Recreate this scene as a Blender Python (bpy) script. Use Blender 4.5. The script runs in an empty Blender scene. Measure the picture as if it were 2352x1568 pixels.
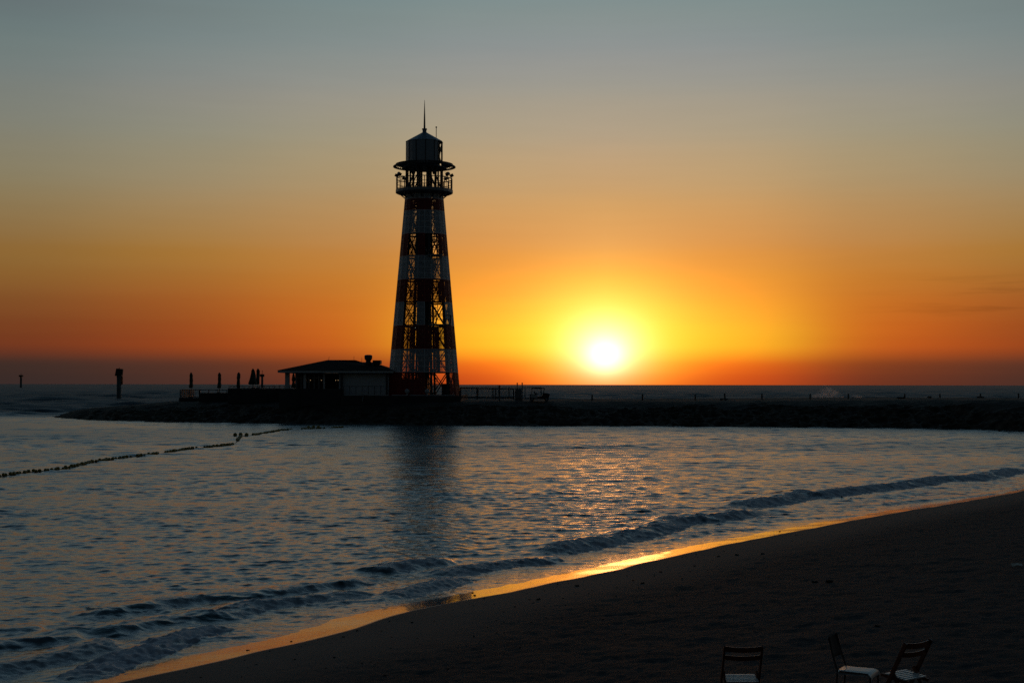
import bpy, math, random
import numpy as np
from mathutils import Vector, Matrix

random.seed(7)
rng = np.random.default_rng(11)
R = math.radians
C = bpy.context.scene.collection
SC = bpy.context.scene

# ------------------------------------------------------------------ camera
F, W2, H2 = 3267.0, 1176.0, 784.0            # focal length and centre in 2352-px photo units
PITCH, ROLL, CAMZ = math.atan((882.8 - 784) / F), R(0.085), 5.0
cam_data = bpy.data.cameras.new('camera')
cam_data.lens, cam_data.sensor_width, cam_data.sensor_fit = 36 * F / 2352, 36, 'HORIZONTAL'
cam_data.clip_start, cam_data.clip_end = 0.5, 80000
cam = bpy.data.objects.new('camera', cam_data)
C.objects.link(cam)
RM = Matrix.Rotation(R(90) + PITCH, 3, 'X') @ Matrix.Rotation(ROLL, 3, 'Z')
cam.matrix_world = Matrix.Translation((0, 0, CAMZ)) @ RM.to_4x4()
SC.camera = cam

def ray(u, v):
    return RM @ Vector(((u - W2) / F, (H2 - v) / F, -1))
def at(u, v, Y):                              # the point at depth Y seen at photo position u, v
    d = ray(u, v); return Vector((0, 0, CAMZ)) + d * (Y / d.y)
def gz(u, v, z=0.0):                          # the point of the level z
    d = ray(u, v); return Vector((0, 0, CAMZ)) + d * ((z - CAMZ) / d.z)

# ------------------------------------------------------------------ mesh helper
class MB:
    def __init__(s): s.v, s.f = [], []
    def add(s, vs, fs):
        n = len(s.v); s.v += [tuple(p) for p in vs]; s.f += [tuple(i + n for i in f) for f in fs]; return s
    def box(s, x0, x1, y0, y1, z0, z1):
        vs = [(x, y, z) for x in (x0, x1) for y in (y0, y1) for z in (z0, z1)]
        return s.add(vs, [(0, 1, 3, 2), (4, 6, 7, 5), (0, 4, 5, 1), (2, 3, 7, 6), (0, 2, 6, 4), (1, 5, 7, 3)])
    def bar(s, p, q, w, h=None, up=(0, 0, 1)):
        p, q = Vector(p), Vector(q); h = h or w
        d = (q - p).normalized(); up = Vector(up)
        if abs(d.dot(up)) > 0.98: up = Vector((0, 1, 0))
        a = d.cross(up).normalized() * (w / 2); b = a.cross(d).normalized() * (h / 2)
        vs = [e + i * a + j * b for e in (p, q) for i, j in ((-1, -1), (1, -1), (1, 1), (-1, 1))]
        return s.add(vs, [(0, 3, 2, 1), (4, 5, 6, 7), (0, 1, 5, 4), (1, 2, 6, 5), (2, 3, 7, 6), (3, 0, 4, 7)])
    def tube(s, p, q, r1, r2=None, n=8):
        p, q = Vector(p), Vector(q); r2 = r1 if r2 is None else r2
        d = (q - p).normalized(); up = Vector((0, 0, 1)) if abs(d.z) < .9 else Vector((1, 0, 0))
        a = d.cross(up).normalized(); b = d.cross(a)
        vs = []
        for e, r in ((p, r1), (q, r2)):
            vs += [e + (a * math.cos(2 * math.pi * k / n) + b * math.sin(2 * math.pi * k / n)) * max(r, 1e-4) for k in range(n)]
        fs = [(k, (k + 1) % n, n + (k + 1) % n, n + k) for k in range(n)]
        return s.add(vs, fs + [tuple(range(n))[::-1], tuple(range(n, 2 * n))])
    def path(s, pts, r, n=6):
        for a, b in zip(pts[:-1], pts[1:]): s.tube(a, b, r, n=n)
        return s
    def lathe(s, prof, cx=0, cy=0, n=24, wob=None, ph=0.0):
        vs, fs = [], []
        for r, z in prof:
            for k in range(n):
                a = 2 * math.pi * k / n + ph; rr = r * (wob(a, z) if wob else 1)
                vs.append((cx + rr * math.cos(a), cy + rr * math.sin(a), z))
        m = len(prof)
        for i in range(m - 1):
            for k in range(n):
                k2 = (k + 1) % n
                fs.append((i * n + k, i * n + k2, (i + 1) * n + k2, (i + 1) * n + k))
        fs += [tuple(range(n))[::-1], tuple(range((m - 1) * n, m * n))]
        return s.add(vs, fs)
    def ball(s, c, rx, ry=None, rz=None, n=10, m=6, jit=0):
        ry = ry or rx; rz = rz or rx
        vs = [(c[0], c[1], c[2] - rz)]
        for i in range(1, m):
            t = math.pi * i / m
            for k in range(n):
                a = 2 * math.pi * k / n; j = 1 + jit * random.uniform(-1, 1)
                vs.append((c[0] + rx * j * math.sin(t) * math.cos(a), c[1] + ry * j * math.sin(t) * math.sin(a), c[2] - rz * j * math.cos(t)))
        vs.append((c[0], c[1], c[2] + rz))
        fs = [(0, 1 + (k + 1) % n, 1 + k) for k in range(n)]
        for i in range(m - 2):
            for k in range(n):
                fs.append((1 + i * n + k, 1 + i * n + (k + 1) % n, 1 + (i + 1) * n + (k + 1) % n, 1 + (i + 1) * n + k))
        L = len(vs) - 1; o = 1 + (m - 2) * n
        fs += [(o + k, o + (k + 1) % n, L) for k in range(n)]
        return s.add(vs, fs)
    def build(s, name, mat, parent=None, smooth=False, bevel=0):
        me = bpy.data.meshes.new(name)
        off = parent_world(parent) if parent else Vector((0, 0, 0))
        me.from_pydata([Vector(p) - off for p in s.v], [], s.f)
        me.materials.append(mat); me.update()
        if smooth: me.polygons.foreach_set('use_smooth', [True] * len(me.polygons))
        o = bpy.data.objects.new(name, me); C.objects.link(o)
        if parent: o.parent = parent
        if bevel:
            b = o.modifiers.new('bevel', 'BEVEL'); b.width = bevel; b.segments = 2; b.limit_method = 'ANGLE'
        return o

def parent_world(p):
    v = Vector((0, 0, 0))
    while p: v += p.location; p = p.parent
    return v
def thing(name, label, cat, loc=(0, 0, 0), group=None):
    o = bpy.data.objects.new(name, None); C.objects.link(o)
    o.location = loc; o.empty_display_size = .2
    return tag(o, label, cat, group)
def tag(o, label, cat, group=None):
    o['label'] = label; o['category'] = cat
    if group: o['group'] = group
    return o
def copy_tree(o, parent=None):
    c = o.copy(); C.objects.link(c)
    if parent: c.parent = parent
    for ch in list(o.children): copy_tree(ch, c)
    return c

# ------------------------------------------------------------------ materials
def mat(name, col, rough=.6, metal=0.0, var=.0, vscale=3.0, bump=0.0, bscale=20.0, spec=.5):
    m = bpy.data.materials.new(name); m.use_nodes = True
    nt = m.node_tree; N, L = nt.nodes, nt.links
    b = N['Principled BSDF']; b.inputs['Roughness'].default_value = rough; b.inputs['Metallic'].default_value = metal
    b.inputs['Specular IOR Level'].default_value = spec
    b.inputs['Base Color'].default_value = (*col, 1)
    tc = N.new('ShaderNodeTexCoord')
    if var:
        n = N.new('ShaderNodeTexNoise'); n.inputs['Scale'].default_value = vscale; n.inputs['Detail'].default_value = 5
        L.new(tc.outputs['Object'], n.inputs['Vector'])
        r = N.new('ShaderNodeValToRGB'); r.color_ramp.elements[0].position = .3; r.color_ramp.elements[1].position = .7
        r.color_ramp.elements[0].color = (*[c * (1 - var) for c in col], 1); r.color_ramp.elements[1].color = (*[min(1, c * (1 + var)) for c in col], 1)
        L.new(n.outputs['Fac'], r.inputs['Fac']); L.new(r.outputs['Color'], b.inputs['Base Color'])
    if bump:
        n2 = N.new('ShaderNodeTexNoise'); n2.inputs['Scale'].default_value = bscale; n2.inputs['Detail'].default_value = 4
        L.new(tc.outputs['Object'], n2.inputs['Vector'])
        bp = N.new('ShaderNodeBump'); bp.inputs['Strength'].default_value = bump; bp.inputs['Distance'].default_value = .05
        L.new(n2.outputs['Fac'], bp.inputs['Height']); L.new(bp.outputs['Normal'], b.inputs['Normal'])
    return m
def glow(name, col, s):
    m = bpy.data.materials.new(name); m.use_nodes = True; N = m.node_tree.nodes
    b = N['Principled BSDF']; b.inputs['Base Color'].default_value = (*col, 1)
    b.inputs['Emission Color'].default_value = (*col, 1); b.inputs['Emission Strength'].default_value = s
    return m
M = dict(
    white=mat('white_paint', (.70, .73, .74), .55, var=.08, vscale=1.5),
    red=mat('red_paint', (.36, .025, .016), .5, var=.15, vscale=1.5),
    steel=mat('dark_steel', (.06, .065, .07), .5, .4),
    grey=mat('galvanised_grey', (.25, .27, .28), .5, .3, var=.1),
    roof_blue=mat('slate_roof_paint', (.22, .27, .31), .5, var=.1),
    lantern=mat('lantern_panel_paint', (.34, .39, .42), .45, var=.1),
    plaster=mat('white_plaster', (.62, .64, .64), .8, var=.06, vscale=.8),
    shingle=mat('dark_shingle', (.014, .010, .009), 1.0, var=.3, vscale=4, bump=.3, bscale=12, spec=.05),
    glass=mat('dark_glass', (.03, .035, .04), .08),
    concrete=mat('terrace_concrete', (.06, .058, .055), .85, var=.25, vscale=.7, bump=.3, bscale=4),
    kerb=mat('pale_kerb', (.5, .52, .52), .8, var=.1),
    timber=mat('weathered_timber', (.08, .06, .045), .8, var=.3, vscale=8, bump=.4, bscale=15),
    canvas=mat('green_canvas', (.05, .07, .05), .9, var=.2, vscale=3),
    pile=mat('pile_steel', (.10, .15, .16), .7, var=.25, vscale=1),
    board=mat('daymark_board', (.05, .04, .035), .7),
    redboard=mat('red_panel', (.25, .03, .02), .6),
    chairwood=mat('red_brown_wood', (.13, .034, .017), .5, var=.3, vscale=14, bump=.15, bscale=40),
    slat=mat('pale_seat_slats', (.50, .50, .48), .4, var=.06, vscale=10),
    metalchair=mat('brown_metal_chair', (.085, .068, .06), .85, 0, spec=.15),
    seatpad=mat('worn_white_seat', (.40, .44, .43), .4, var=.35, vscale=9),
    cart=mat('cart_paint', (.5, .5, .48), .3), cartdark=mat('cart_dark', (.04, .03, .03), .6),
    rubber=mat('rubber', (.02, .02, .02), .8), weed=mat('dry_seaweed', (.02, .016, .01), .9, var=.4, vscale=20),
    float=mat('yellow_float', (.33, .24, .04), .5, var=.2, vscale=3), rope=mat('rope', (.08, .07, .04), .9),
    rock=mat('dark_rock', (.05, .045, .04), .8, var=.4, vscale=2, bump=.5, bscale=5),
    paper=mat('pale_litter', (.6, .5, .38), .6),
    lamp=glow('warm_lamp', (1, .62, .3), .4), tube=glow('tube_lamp_light', (.75, .95, .8), .9),
)

# ------------------------------------------------------------------ sky
SUN_AZ, SUN_EL = math.degrees(math.atan((1390 - W2) / F)), 1.2
def s2l(c): return tuple((x / 255 / 12.92) if x / 255 <= .04045 else ((x / 255 + .055) / 1.055) ** 2.4 for x in c)
world = bpy.data.worlds.new('World'); SC.world = world; world.use_nodes = True
nt = world.node_tree; N, L = nt.nodes, nt.links
bg = N['Background']
def math_(op, a, b=None, clamp=False):
    n = N.new('ShaderNodeMath'); n.operation = op; n.use_clamp = clamp
    for i, x in enumerate((a, b)):
        if x is None: continue
        if isinstance(x, (int, float)): n.inputs[i].default_value = x
        else: L.new(x, n.inputs[i])
    return n.outputs[0]
def vmul(col, k):                       # colour times scalar
    n = N.new('ShaderNodeVectorMath'); n.operation = 'SCALE'
    L.new(col, n.inputs[0])
    if isinstance(k, (int, float)): n.inputs['Scale'].default_value = k
    else: L.new(k, n.inputs['Scale'])
    return n.outputs[0]
def vadd(a, b):
    n = N.new('ShaderNodeVectorMath'); n.operation = 'ADD'; L.new(a, n.inputs[0]); L.new(b, n.inputs[1]); return n.outputs[0]
tc = N.new('ShaderNodeTexCoord')
nrm = N.new('ShaderNodeVectorMath'); nrm.operation = 'NORMALIZE'; L.new(tc.outputs['Generated'], nrm.inputs[0])
sep = N.new('ShaderNodeSeparateXYZ'); L.new(nrm.outputs[0], sep.inputs[0])
elev = math_('MULTIPLY', math_('ARCSINE', sep.outputs['Z']), 180 / math.pi)
azi = math_('MULTIPLY', math_('ARCTAN2', sep.outputs['X'], sep.outputs['Y']), 180 / math.pi)
dsig = math_('SUBTRACT', azi, SUN_AZ)
da = math_('ABSOLUTE', dsig)
tt = math_('POWER', math_('DIVIDE', math_('MAXIMUM', elev, 0.0), 90.0), 0.5)
E = [0, .4, .9, 1.4, 1.9, 2.5, 3.5, 4.5, 5.5, 7.5, 9.5, 11.5, 13.2, 15]
SKY = {
    0.0: [(245, 120, 22), (255, 160, 26), (255, 200, 40), (255, 226, 62), (255, 226, 66), (255, 224, 74), (253, 212, 82), (250, 191, 79), (240, 175, 90), (210, 164, 104), (187, 163, 128), (161, 158, 139), (143, 150, 147), (127, 144, 143)],
    4.5: [(200, 80, 25), (222, 90, 25), (245, 125, 28), (255, 180, 38), (255, 195, 45), (255, 190, 50), (252, 172, 55), (240, 160, 62), (225, 155, 75), (203, 160, 103), (182, 161, 125), (158, 156, 138), (140, 148, 146), (125, 143, 142)],
    11.0: [(105, 50, 32), (115, 55, 32), (140, 66, 30), (192, 88, 30), (203, 98, 30), (205, 105, 33), (200, 115, 40), (196, 125, 52), (190, 134, 70), (178, 146, 98), (165, 152, 120), (148, 150, 135), (131, 143, 140), (118, 138, 138)],
    16.5: [(70, 46, 40), (76, 48, 39), (95, 53, 38), (142, 65, 30), (148, 70, 31), (152, 78, 33), (160, 93, 40), (163, 110, 50), (165, 122, 60), (158, 137, 98), (146, 142, 118), (134, 140, 130), (120, 135, 134), (110, 128, 129)],
    24.0: [(56, 42, 40), (58, 43, 39), (70, 46, 38), (108, 54, 33), (116, 60, 32), (121, 68, 35), (130, 84, 42), (138, 99, 50), (140, 108, 60), (137, 124, 90), (130, 129, 110), (115, 127, 119), (104, 122, 121), (97, 114, 118)],
}
SKY = {k: [(r + (4 if e > 11 else 0), g - (1 if 5 <= e <= 13 else 0), b + (2 if 5 <= e <= 13 else 0)) for e, (r, g, b) in zip(E, v)] for k, v in SKY.items()}
UP = [(18, (112, 136, 146)), (22, (102, 132, 149)), (30, (78, 110, 132)), (45, (36, 58, 74)), (90, (10, 16, 22))]
SIG = {0.0: 2.2, 4.5: 2.6, 11.0: 3.0, 16.5: 3.0, 24.0: 4.0}
num, den = None, None
for c0, cols in SKY.items():
    rp = N.new('ShaderNodeValToRGB'); cr = rp.color_ramp; cr.interpolation = 'CARDINAL'
    stops = list(zip(E, cols)) + UP
    while len(cr.elements) < len(stops): cr.elements.new(.5)
    for el, (e, c) in zip(cr.elements, stops):
        el.position = math.sqrt(e / 90)
    for el, (e, c) in zip(cr.elements, stops):
        el.color = (*s2l(c), 1)
    L.new(tt, rp.inputs['Fac'])
    x = math_('MINIMUM', da, 24.0)
    w = math_('EXPONENT', math_('MULTIPLY', math_('POWER', math_('SUBTRACT', x, c0), 2.0), -.5 / SIG[c0] ** 2))
    t = vmul(rp.outputs['Color'], w)
    num = t if num is None else vadd(num, t); den = w if den is None else math_('ADD', den, w)
front = vmul(num, math_('DIVIDE', 1.0, den))
# the sunset belt fades away round the horizon
mr = N.new('ShaderNodeMapRange'); mr.interpolation_type = 'SMOOTHSTEP'; L.new(da, mr.inputs['Value'])
mr.inputs['From Min'].default_value = 24; mr.inputs['From Max'].default_value = 110
mr.inputs['To Min'].default_value = 1; mr.inputs['To Max'].default_value = .03
front = vmul(front, mr.outputs['Result'])
# the sun's own disc and aureole
def gauss2(sx, sy, e0):
    a = math_('POWER', math_('DIVIDE', dsig, sx), 2.0); b = math_('POWER', math_('DIVIDE', math_('SUBTRACT', elev, e0), sy), 2.0)
    return math_('EXPONENT', math_('MULTIPLY', math_('ADD', a, b), -1.0))
def rgb(c):
    n = N.new('ShaderNodeRGB'); n.outputs[0].default_value = (*c, 1); return n.outputs[0]
core = vadd(vadd(vmul(rgb((2.4, 1.1, .75)), gauss2(.72, .58, 1.15)), vmul(rgb((1.3, .5, .58)), gauss2(1.4, 1.08, 1.5))), vmul(rgb((.85, .40, .05)), gauss2(2.7, 1.9, 1.75)))
core = vadd(core, vmul(rgb((1.7, .05, 0.0)), gauss2(4.0, 1.5, 2.5)))      # the aureole's red is brighter than the picture's white
skyt = N.new('ShaderNodeTexSky'); skyt.sky_type = 'NISHITA'; skyt.sun_disc = False
skyt.sun_elevation = R(SUN_EL); skyt.sun_rotation = R(SUN_AZ); skyt.dust_density = 2; skyt.ozone_density = 2
back = vmul(skyt.outputs['Color'], math_('MULTIPLY', math_('SUBTRACT', 1.0, mr.outputs['Result']), .03))
total = vadd(vadd(front, core), back)
# faint low wisps of cloud well right of the sun
cv = N.new('ShaderNodeCombineXYZ'); L.new(math_('MULTIPLY', azi, .22), cv.inputs[0]); L.new(math_('MULTIPLY', elev, 2.6), cv.inputs[1])
cn_ = N.new('ShaderNodeTexNoise'); cn_.inputs['Scale'].default_value = 1.0; cn_.inputs['Detail'].default_value = 4; L.new(cv.outputs[0], cn_.inputs['Vector'])
def mrange(x, a, b):
    n = N.new('ShaderNodeMapRange'); n.interpolation_type = 'SMOOTHSTEP'; L.new(x, n.inputs['Value']); n.inputs['From Min'].default_value = a; n.inputs['From Max'].default_value = b; return n.outputs['Result']
wisp = math_('MULTIPLY', mrange(cn_.outputs['Fac'], .48, .68), math_('MULTIPLY', mrange(dsig, 9, 15), math_('MULTIPLY', mrange(elev, 2.2, 3.0), mrange(elev, 4.6, 3.6))))
haze_ = math_('MULTIPLY', math_('SUBTRACT', cn_.outputs['Fac'], .5), .05)
total = vmul(total, math_('SUBTRACT', 1.0, math_('ADD', math_('MULTIPLY', wisp, .17), haze_)))
L.new(total, bg.inputs['Color']); bg.inputs['Strength'].default_value = 1.0
world.cycles.sampling_method = 'MANUAL'; world.cycles.sample_map_resolution = 2048

sunv = Vector((math.sin(R(SUN_AZ)) * math.cos(R(SUN_EL)), math.cos(R(SUN_AZ)) * math.cos(R(SUN_EL)), math.sin(R(SUN_EL))))
sl = bpy.data.lights.new('sun', 'SUN'); sl.energy = .016; sl.angle = R(4); sl.color = (1, .42, .12)
so = bpy.data.objects.new('sun', sl); C.objects.link(so); so.rotation_mode = 'QUATERNION'
so.rotation_quaternion = sunv.to_track_quat('Z', 'Y'); so.location = sunv * 300

# ------------------------------------------------------------------ numpy tools
def vnoise(x, y, seed=0):
    xi = np.floor(x).astype(np.int64); yi = np.floor(y).astype(np.int64)
    fx = x - xi; fy = y - yi; fx = fx * fx * (3 - 2 * fx); fy = fy * fy * (3 - 2 * fy)
    def h(a, b):
        n = (a * 374761393 + b * 668265263 + seed * 1442695041) & 0xffffffff
        n = ((n ^ (n >> 13)) * 1274126177) & 0xffffffff
        return ((n ^ (n >> 16)) & 0xffff) / 65535.0
    return (h(xi, yi) * (1 - fx) + h(xi + 1, yi) * fx) * (1 - fy) + (h(xi, yi + 1) * (1 - fx) + h(xi + 1, yi + 1) * fx) * fy
def sstep(a, b, x):
    t = np.clip((x - a) / (b - a), 0, 1); return t * t * (3 - 2 * t)
def grid_mesh(name, X, Y, Z, mask=None, attrs=None, smooth=True):
    nr, nc = X.shape
    co = np.stack([X, Y, Z], -1).reshape(-1, 3).astype(np.float32)
    idx = np.arange(nr * nc).reshape(nr, nc)
    q = np.stack([idx[:-1, :-1], idx[:-1, 1:], idx[1:, 1:], idx[1:, :-1]], -1).reshape(-1, 4)
    if mask is not None:
        keep = (mask[:-1, :-1] & mask[:-1, 1:] & mask[1:, 1:] & mask[1:, :-1]).reshape(-1); q = q[keep]
        used = np.unique(q); remap = np.full(nr * nc, -1); remap[used] = np.arange(len(used))
        q = remap[q]; co = co[used]
        attrs = {k: a.reshape(-1)[used] for k, a in (attrs or {}).items()}
    me = bpy.data.meshes.new(name)
    me.vertices.add(len(co)); me.vertices.foreach_set('co', co.reshape(-1))
    me.loops.add(q.size); me.loops.foreach_set('vertex_index', q.reshape(-1).astype(np.int32))
    me.polygons.add(len(q)); me.polygons.foreach_set('loop_start', np.arange(0, q.size, 4, dtype=np.int32))
    me.polygons.foreach_set('use_smooth', np.full(len(q), smooth))
    me.update(calc_edges=True)
    for k, a in (attrs or {}).items():
        at_ = me.attributes.new(k, 'FLOAT', 'POINT'); at_.data.foreach_set('value', np.asarray(a, np.float32).reshape(-1))
    o = bpy.data.objects.new(name, me); C.objects.link(o)
    return o

# ------------------------------------------------------------------ shoreline
EDGE_Z = .10
edge_px = [(273, 1568), (404, 1538), (547, 1506), (689, 1474), (804, 1446), (909, 1410), (1092, 1373), (1293, 1331), (1421, 1305), (1550, 1276), (1770, 1229), (2041, 1178), (2352, 1131)]
SH = [(gz(u, v, EDGE_Z).x, gz(u, v, EDGE_Z).y) for u, v in edge_px]
SH = [(-26, 2), (-15, 12.5)] + SH + [(32, 80), (42, 105), (51, 128), (55.5, 143), (58, 156), (62, 175), (66, 260)]
SH = np.array(SH)
# soften the corners
for _ in range(2):
    a, b = SH[:-1], SH[1:]
    SH = np.concatenate([SH[:1], np.stack([.75 * a + .25 * b, .25 * a + .75 * b], 1).reshape(-1, 2), SH[-1:]])
def poly_dist(P, X, Y):
    """signed distance (left of the direction of travel positive) and arc fraction along polyline P"""
    best = np.full(X.shape, 1e9, np.float32); sd = np.zeros(X.shape, np.float32); tt_ = np.zeros(X.shape, np.float32)
    seg = np.hypot(*(P[1:] - P[:-1]).T); cum = np.concatenate([[0], np.cumsum(seg)]); tot = cum[-1]
    for i in range(len(P) - 1):
        dx, dy = (P[i + 1] - P[i]) / seg[i]
        rx, ry = X - P[i, 0], Y - P[i, 1]
        t = np.clip(rx * dx + ry * dy, 0, seg[i])
        d = np.hypot(rx - t * dx, ry - t * dy); m = d < best
        best[m] = d[m]; s_ = np.where(dx * ry - dy * rx >= 0, d, -d); sd[m] = s_[m]; tt_[m] = ((cum[i] + t) / tot)[m]
    return sd, tt_
SLOPE = .085
def beach_h(s):
    l = -s
    return EDGE_Z + np.where(l < 10, SLOPE * l, SLOPE * 10 + 1.6 * (1 - np.exp(-(np.maximum(l, 10) - 10) * SLOPE / 1.6)))

# beach
nr, nc = 820, 1000
rr = np.geomspace(9, 300, nr)[:, None]; aa = np.radians(np.linspace(-42, 60, nc))[None, :]
X = (rr * np.sin(aa)); Y = (rr * np.cos(aa)) * np.ones_like(X)
S, T = poly_dist(SH, X, Y)
S = S + .22 * (vnoise(X * .35, Y * .35, 5) - .5) + .10 * (vnoise(X * 1.1, Y * 1.1, 6) - .5)
Z = beach_h(S)
dry = sstep(-1.6, -4.5, S - 1.5 * (vnoise(X * .5, Y * .5, 8) - .5))
lump = .020 * (vnoise(X * 1.3, Y * 1.3, 1) - .5) + .020 * (vnoise(X * 3.1, Y * 3.1, 2) - .5) + .022 * (vnoise(X * 7.5, Y * 7.5, 3) - .5) + .014 * (vnoise(X * 16, Y * 16, 4) - .5)
hole = np.clip(vnoise(X * 2.2, Y * 2.2, 21) - .68, 0, 1) * .09
Z = Z + dry * (lump - hole) + .002 * (vnoise(X * 5, Y * 5, 9) - .5)
beach = grid_mesh('beach', X, Y, Z, S < 5.5, {'shore': S, 'dry': dry})
beach['kind'] = 'structure'

def ground_z(x, y):
    s, _ = poly_dist(SH, np.array([x]), np.array([y])); return float(beach_h(s)[0])

def attr(N_, name):
    n = N_.new('ShaderNodeAttribute'); n.attribute_name = name; return n.outputs['Fac']
def maprange(N_, L_, x, a, b, c=0., d=1.):
    n = N_.new('ShaderNodeMapRange'); n.interpolation_type = 'SMOOTHSTEP'; L_.new(x, n.inputs['Value'])
    for k, v in zip(('From Min', 'From Max', 'To Min', 'To Max'), (a, b, c, d)): n.inputs[k].default_value = v
    return n.outputs['Result']
def noise(N_, L_, vec, scale, detail=4, rough=.5):
    n = N_.new('ShaderNodeTexNoise'); n.inputs['Scale'].default_value = scale; n.inputs['Detail'].default_value = detail; n.inputs['Roughness'].default_value = rough
    L_.new(vec, n.inputs['Vector']); return n.outputs['Fac']

m = bpy.data.materials.new('sand'); m.use_nodes = True
n_, l_ = m.node_tree.nodes, m.node_tree.links
b = n_['Principled BSDF']; tc = n_.new('ShaderNodeTexCoord'); P = tc.outputs['Object']; b.inputs['IOR'].default_value = 1.34
sh = attr(n_, 'shore'); dr = attr(n_, 'dry')
wet = maprange(n_, l_, sh, -.10, .06)
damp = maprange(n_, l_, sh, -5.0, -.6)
nz = noise(n_, l_, P, 1.7, 6, .6)
ramp = n_.new('ShaderNodeValToRGB'); l_.new(nz, ramp.inputs['Fac'])
ramp.color_ramp.elements[0].position = .35; ramp.color_ramp.elements[1].position = .7
ramp.color_ramp.elements[0].color = (.007, .012, .016, 1); ramp.color_ramp.elements[1].color = (.024, .031, .036, 1)
mx = n_.new('ShaderNodeMixRGB'); l_.new(damp, mx.inputs['Fac']); l_.new(ramp.outputs['Color'], mx.inputs['Color1']); mx.inputs['Color2'].default_value = (.15, .118, .10, 1)  # damp sand, painted paler than dry: western sky sheen put into the colour
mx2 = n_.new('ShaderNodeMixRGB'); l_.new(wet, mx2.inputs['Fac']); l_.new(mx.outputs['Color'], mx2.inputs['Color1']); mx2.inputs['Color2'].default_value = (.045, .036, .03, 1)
l_.new(mx2.outputs['Color'], b.inputs['Base Color'])
ro = n_.new('ShaderNodeMix'); ro.inputs[2].default_value = .85; l_.new(maprange(n_, l_, noise(n_, l_, P, 2.3, 5, .65), .35, .7, .02, .10), ro.inputs[3]); l_.new(wet, ro.inputs[0]); l_.new(ro.outputs[0], b.inputs['Roughness'])
sp = n_.new('ShaderNodeMix'); sp.inputs[2].default_value = .15; sp.inputs[3].default_value = .5; l_.new(wet, sp.inputs[0]); l_.new(sp.outputs[0], b.inputs['Specular IOR Level'])
cw = n_.new('ShaderNodeMath'); cw.operation = 'MULTIPLY'; cw.inputs[1].default_value = .35; l_.new(wet, cw.inputs[0]); l_.new(cw.outputs[0], b.inputs['Coat Weight']); b.inputs['Coat Roughness'].default_value = .04
# fine relief: grains and footprints where dry, drag streaks along the wet film
b1 = n_.new('ShaderNodeBump'); b1.inputs['Distance'].default_value = .03; l_.new(noise(n_, l_, P, 9, 6, .6), b1.inputs['Height']); 
bs = n_.new('ShaderNodeMath'); bs.operation = 'MULTIPLY_ADD'; l_.new(dr, bs.inputs[0]); bs.inputs[1].default_value = .75; bs.inputs[2].default_value = .05; l_.new(bs.outputs[0], b1.inputs['Strength'])
mp = n_.new('ShaderNodeMapping'); mp.inputs['Rotation'].default_value = (0, 0, R(-56)); mp.inputs['Scale'].default_value = (1.6, 12, 1); l_.new(P, mp.inputs['Vector'])
b2 = n_.new('ShaderNodeBump'); b2.inputs['Distance'].default_value = .016; l_.new(noise(n_, l_, mp.outputs['Vector'], 1.0, 5, .6), b2.inputs['Height'])
w2 = n_.new('ShaderNodeMath'); w2.operation = 'MULTIPLY'; w2.inputs[1].default_value = .3; l_.new(wet, w2.inputs[0]); l_.new(w2.outputs[0], b2.inputs['Strength'])
l_.new(b1.outputs['Normal'], b2.inputs['Normal']); l_.new(b2.outputs['Normal'], b.inputs['Normal'])
beach.data.materials.append(m)

# ------------------------------------------------------------------ the spit: near waterline, crest
near_px = [(130, 959.5), (200, 964), (350, 968.5), (700, 974), (1000, 977), (1250, 978.5), (1500, 979), (1800, 981), (2050, 983.5), (2250, 987), (2352, 991)]
NP = np.array([(p.x, p.y) for p in (gz(u, v, 0) for u, v in near_px)])
NP = np.concatenate([[(NP[0, 0] - 3, NP[0, 1] + 8)], NP, [(64, 146), (90, 138), (170, 120)]])
xs = np.concatenate([np.linspace(NP[0, 0], 70, 900), np.linspace(70.5, 170, 120)])
ny = np.interp(xs, NP[:, 0], NP[:, 1])
k = np.ones(15) / 15; nys = np.convolve(np.pad(ny, 7, 'edge'), k, 'valid')
crest_px = [(118, 962), (130, 956), (161, 946), (201, 938), (269, 933), (349, 926), (403, 921.5), (700, 921), (1200, 921), (1500, 921), (1800, 919.5), (2352, 920)]
cw_ = []
for u, v in crest_px:
    x0 = (u - W2) / F * 195; d0 = np.interp(x0, xs, nys) + 14
    p = at(u, v, d0); cw_.append((p.x, p.z))
cw_ = np.array(cw_)
zc = np.interp(xs, cw_[:, 0], np.maximum(cw_[:, 1], .05)); zc = np.convolve(np.pad(zc, 7, 'edge'), k, 'valid')
grow = sstep(xs[0], xs[0] + 28, xs)
cc = np.concatenate([np.linspace(-6, 0, 8)[:-1], np.linspace(0, 16, 110), np.linspace(16.5, 60, 60)])[:, None]
w1 = (4 + 10 * grow)[None, :]; wt = (3 + 26 * grow)[None, :]; w3 = (3 + 9 * grow)[None, :]
XX = np.ones_like(cc) * xs[None, :]; YY = nys[None, :] + cc
f = np.clip(cc / w1, -1, 1)
prof = np.where(f < 0, f * .6, np.where(f < .5, .62 * f / .5, .62 + .38 * np.sin((f - .5) / .5 * math.pi / 2)))
fall = np.clip((cc - w1 - wt) / w3, 0, 1.6)
ZZ = zc[None, :] * prof * (1 - fall * 1.25) - .15 * (fall > 1)
rocky = sstep(.72, .5, f + .35 * (vnoise(XX * .22, YY * .3, 31) - .5)) * sstep(-.2, .05, f)
rk = 1 - np.abs(2 * vnoise(XX * .8, YY * .8, 32) - 1); rk2 = 1 - np.abs(2 * vnoise(XX * 1.9, YY * 1.9, 33) - 1)
ZZ = ZZ + rocky * (.52 * (rk - .5) + .30 * (rk2 - .5)) * np.clip(zc[None, :] / 2.9, .25, 1)
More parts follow.
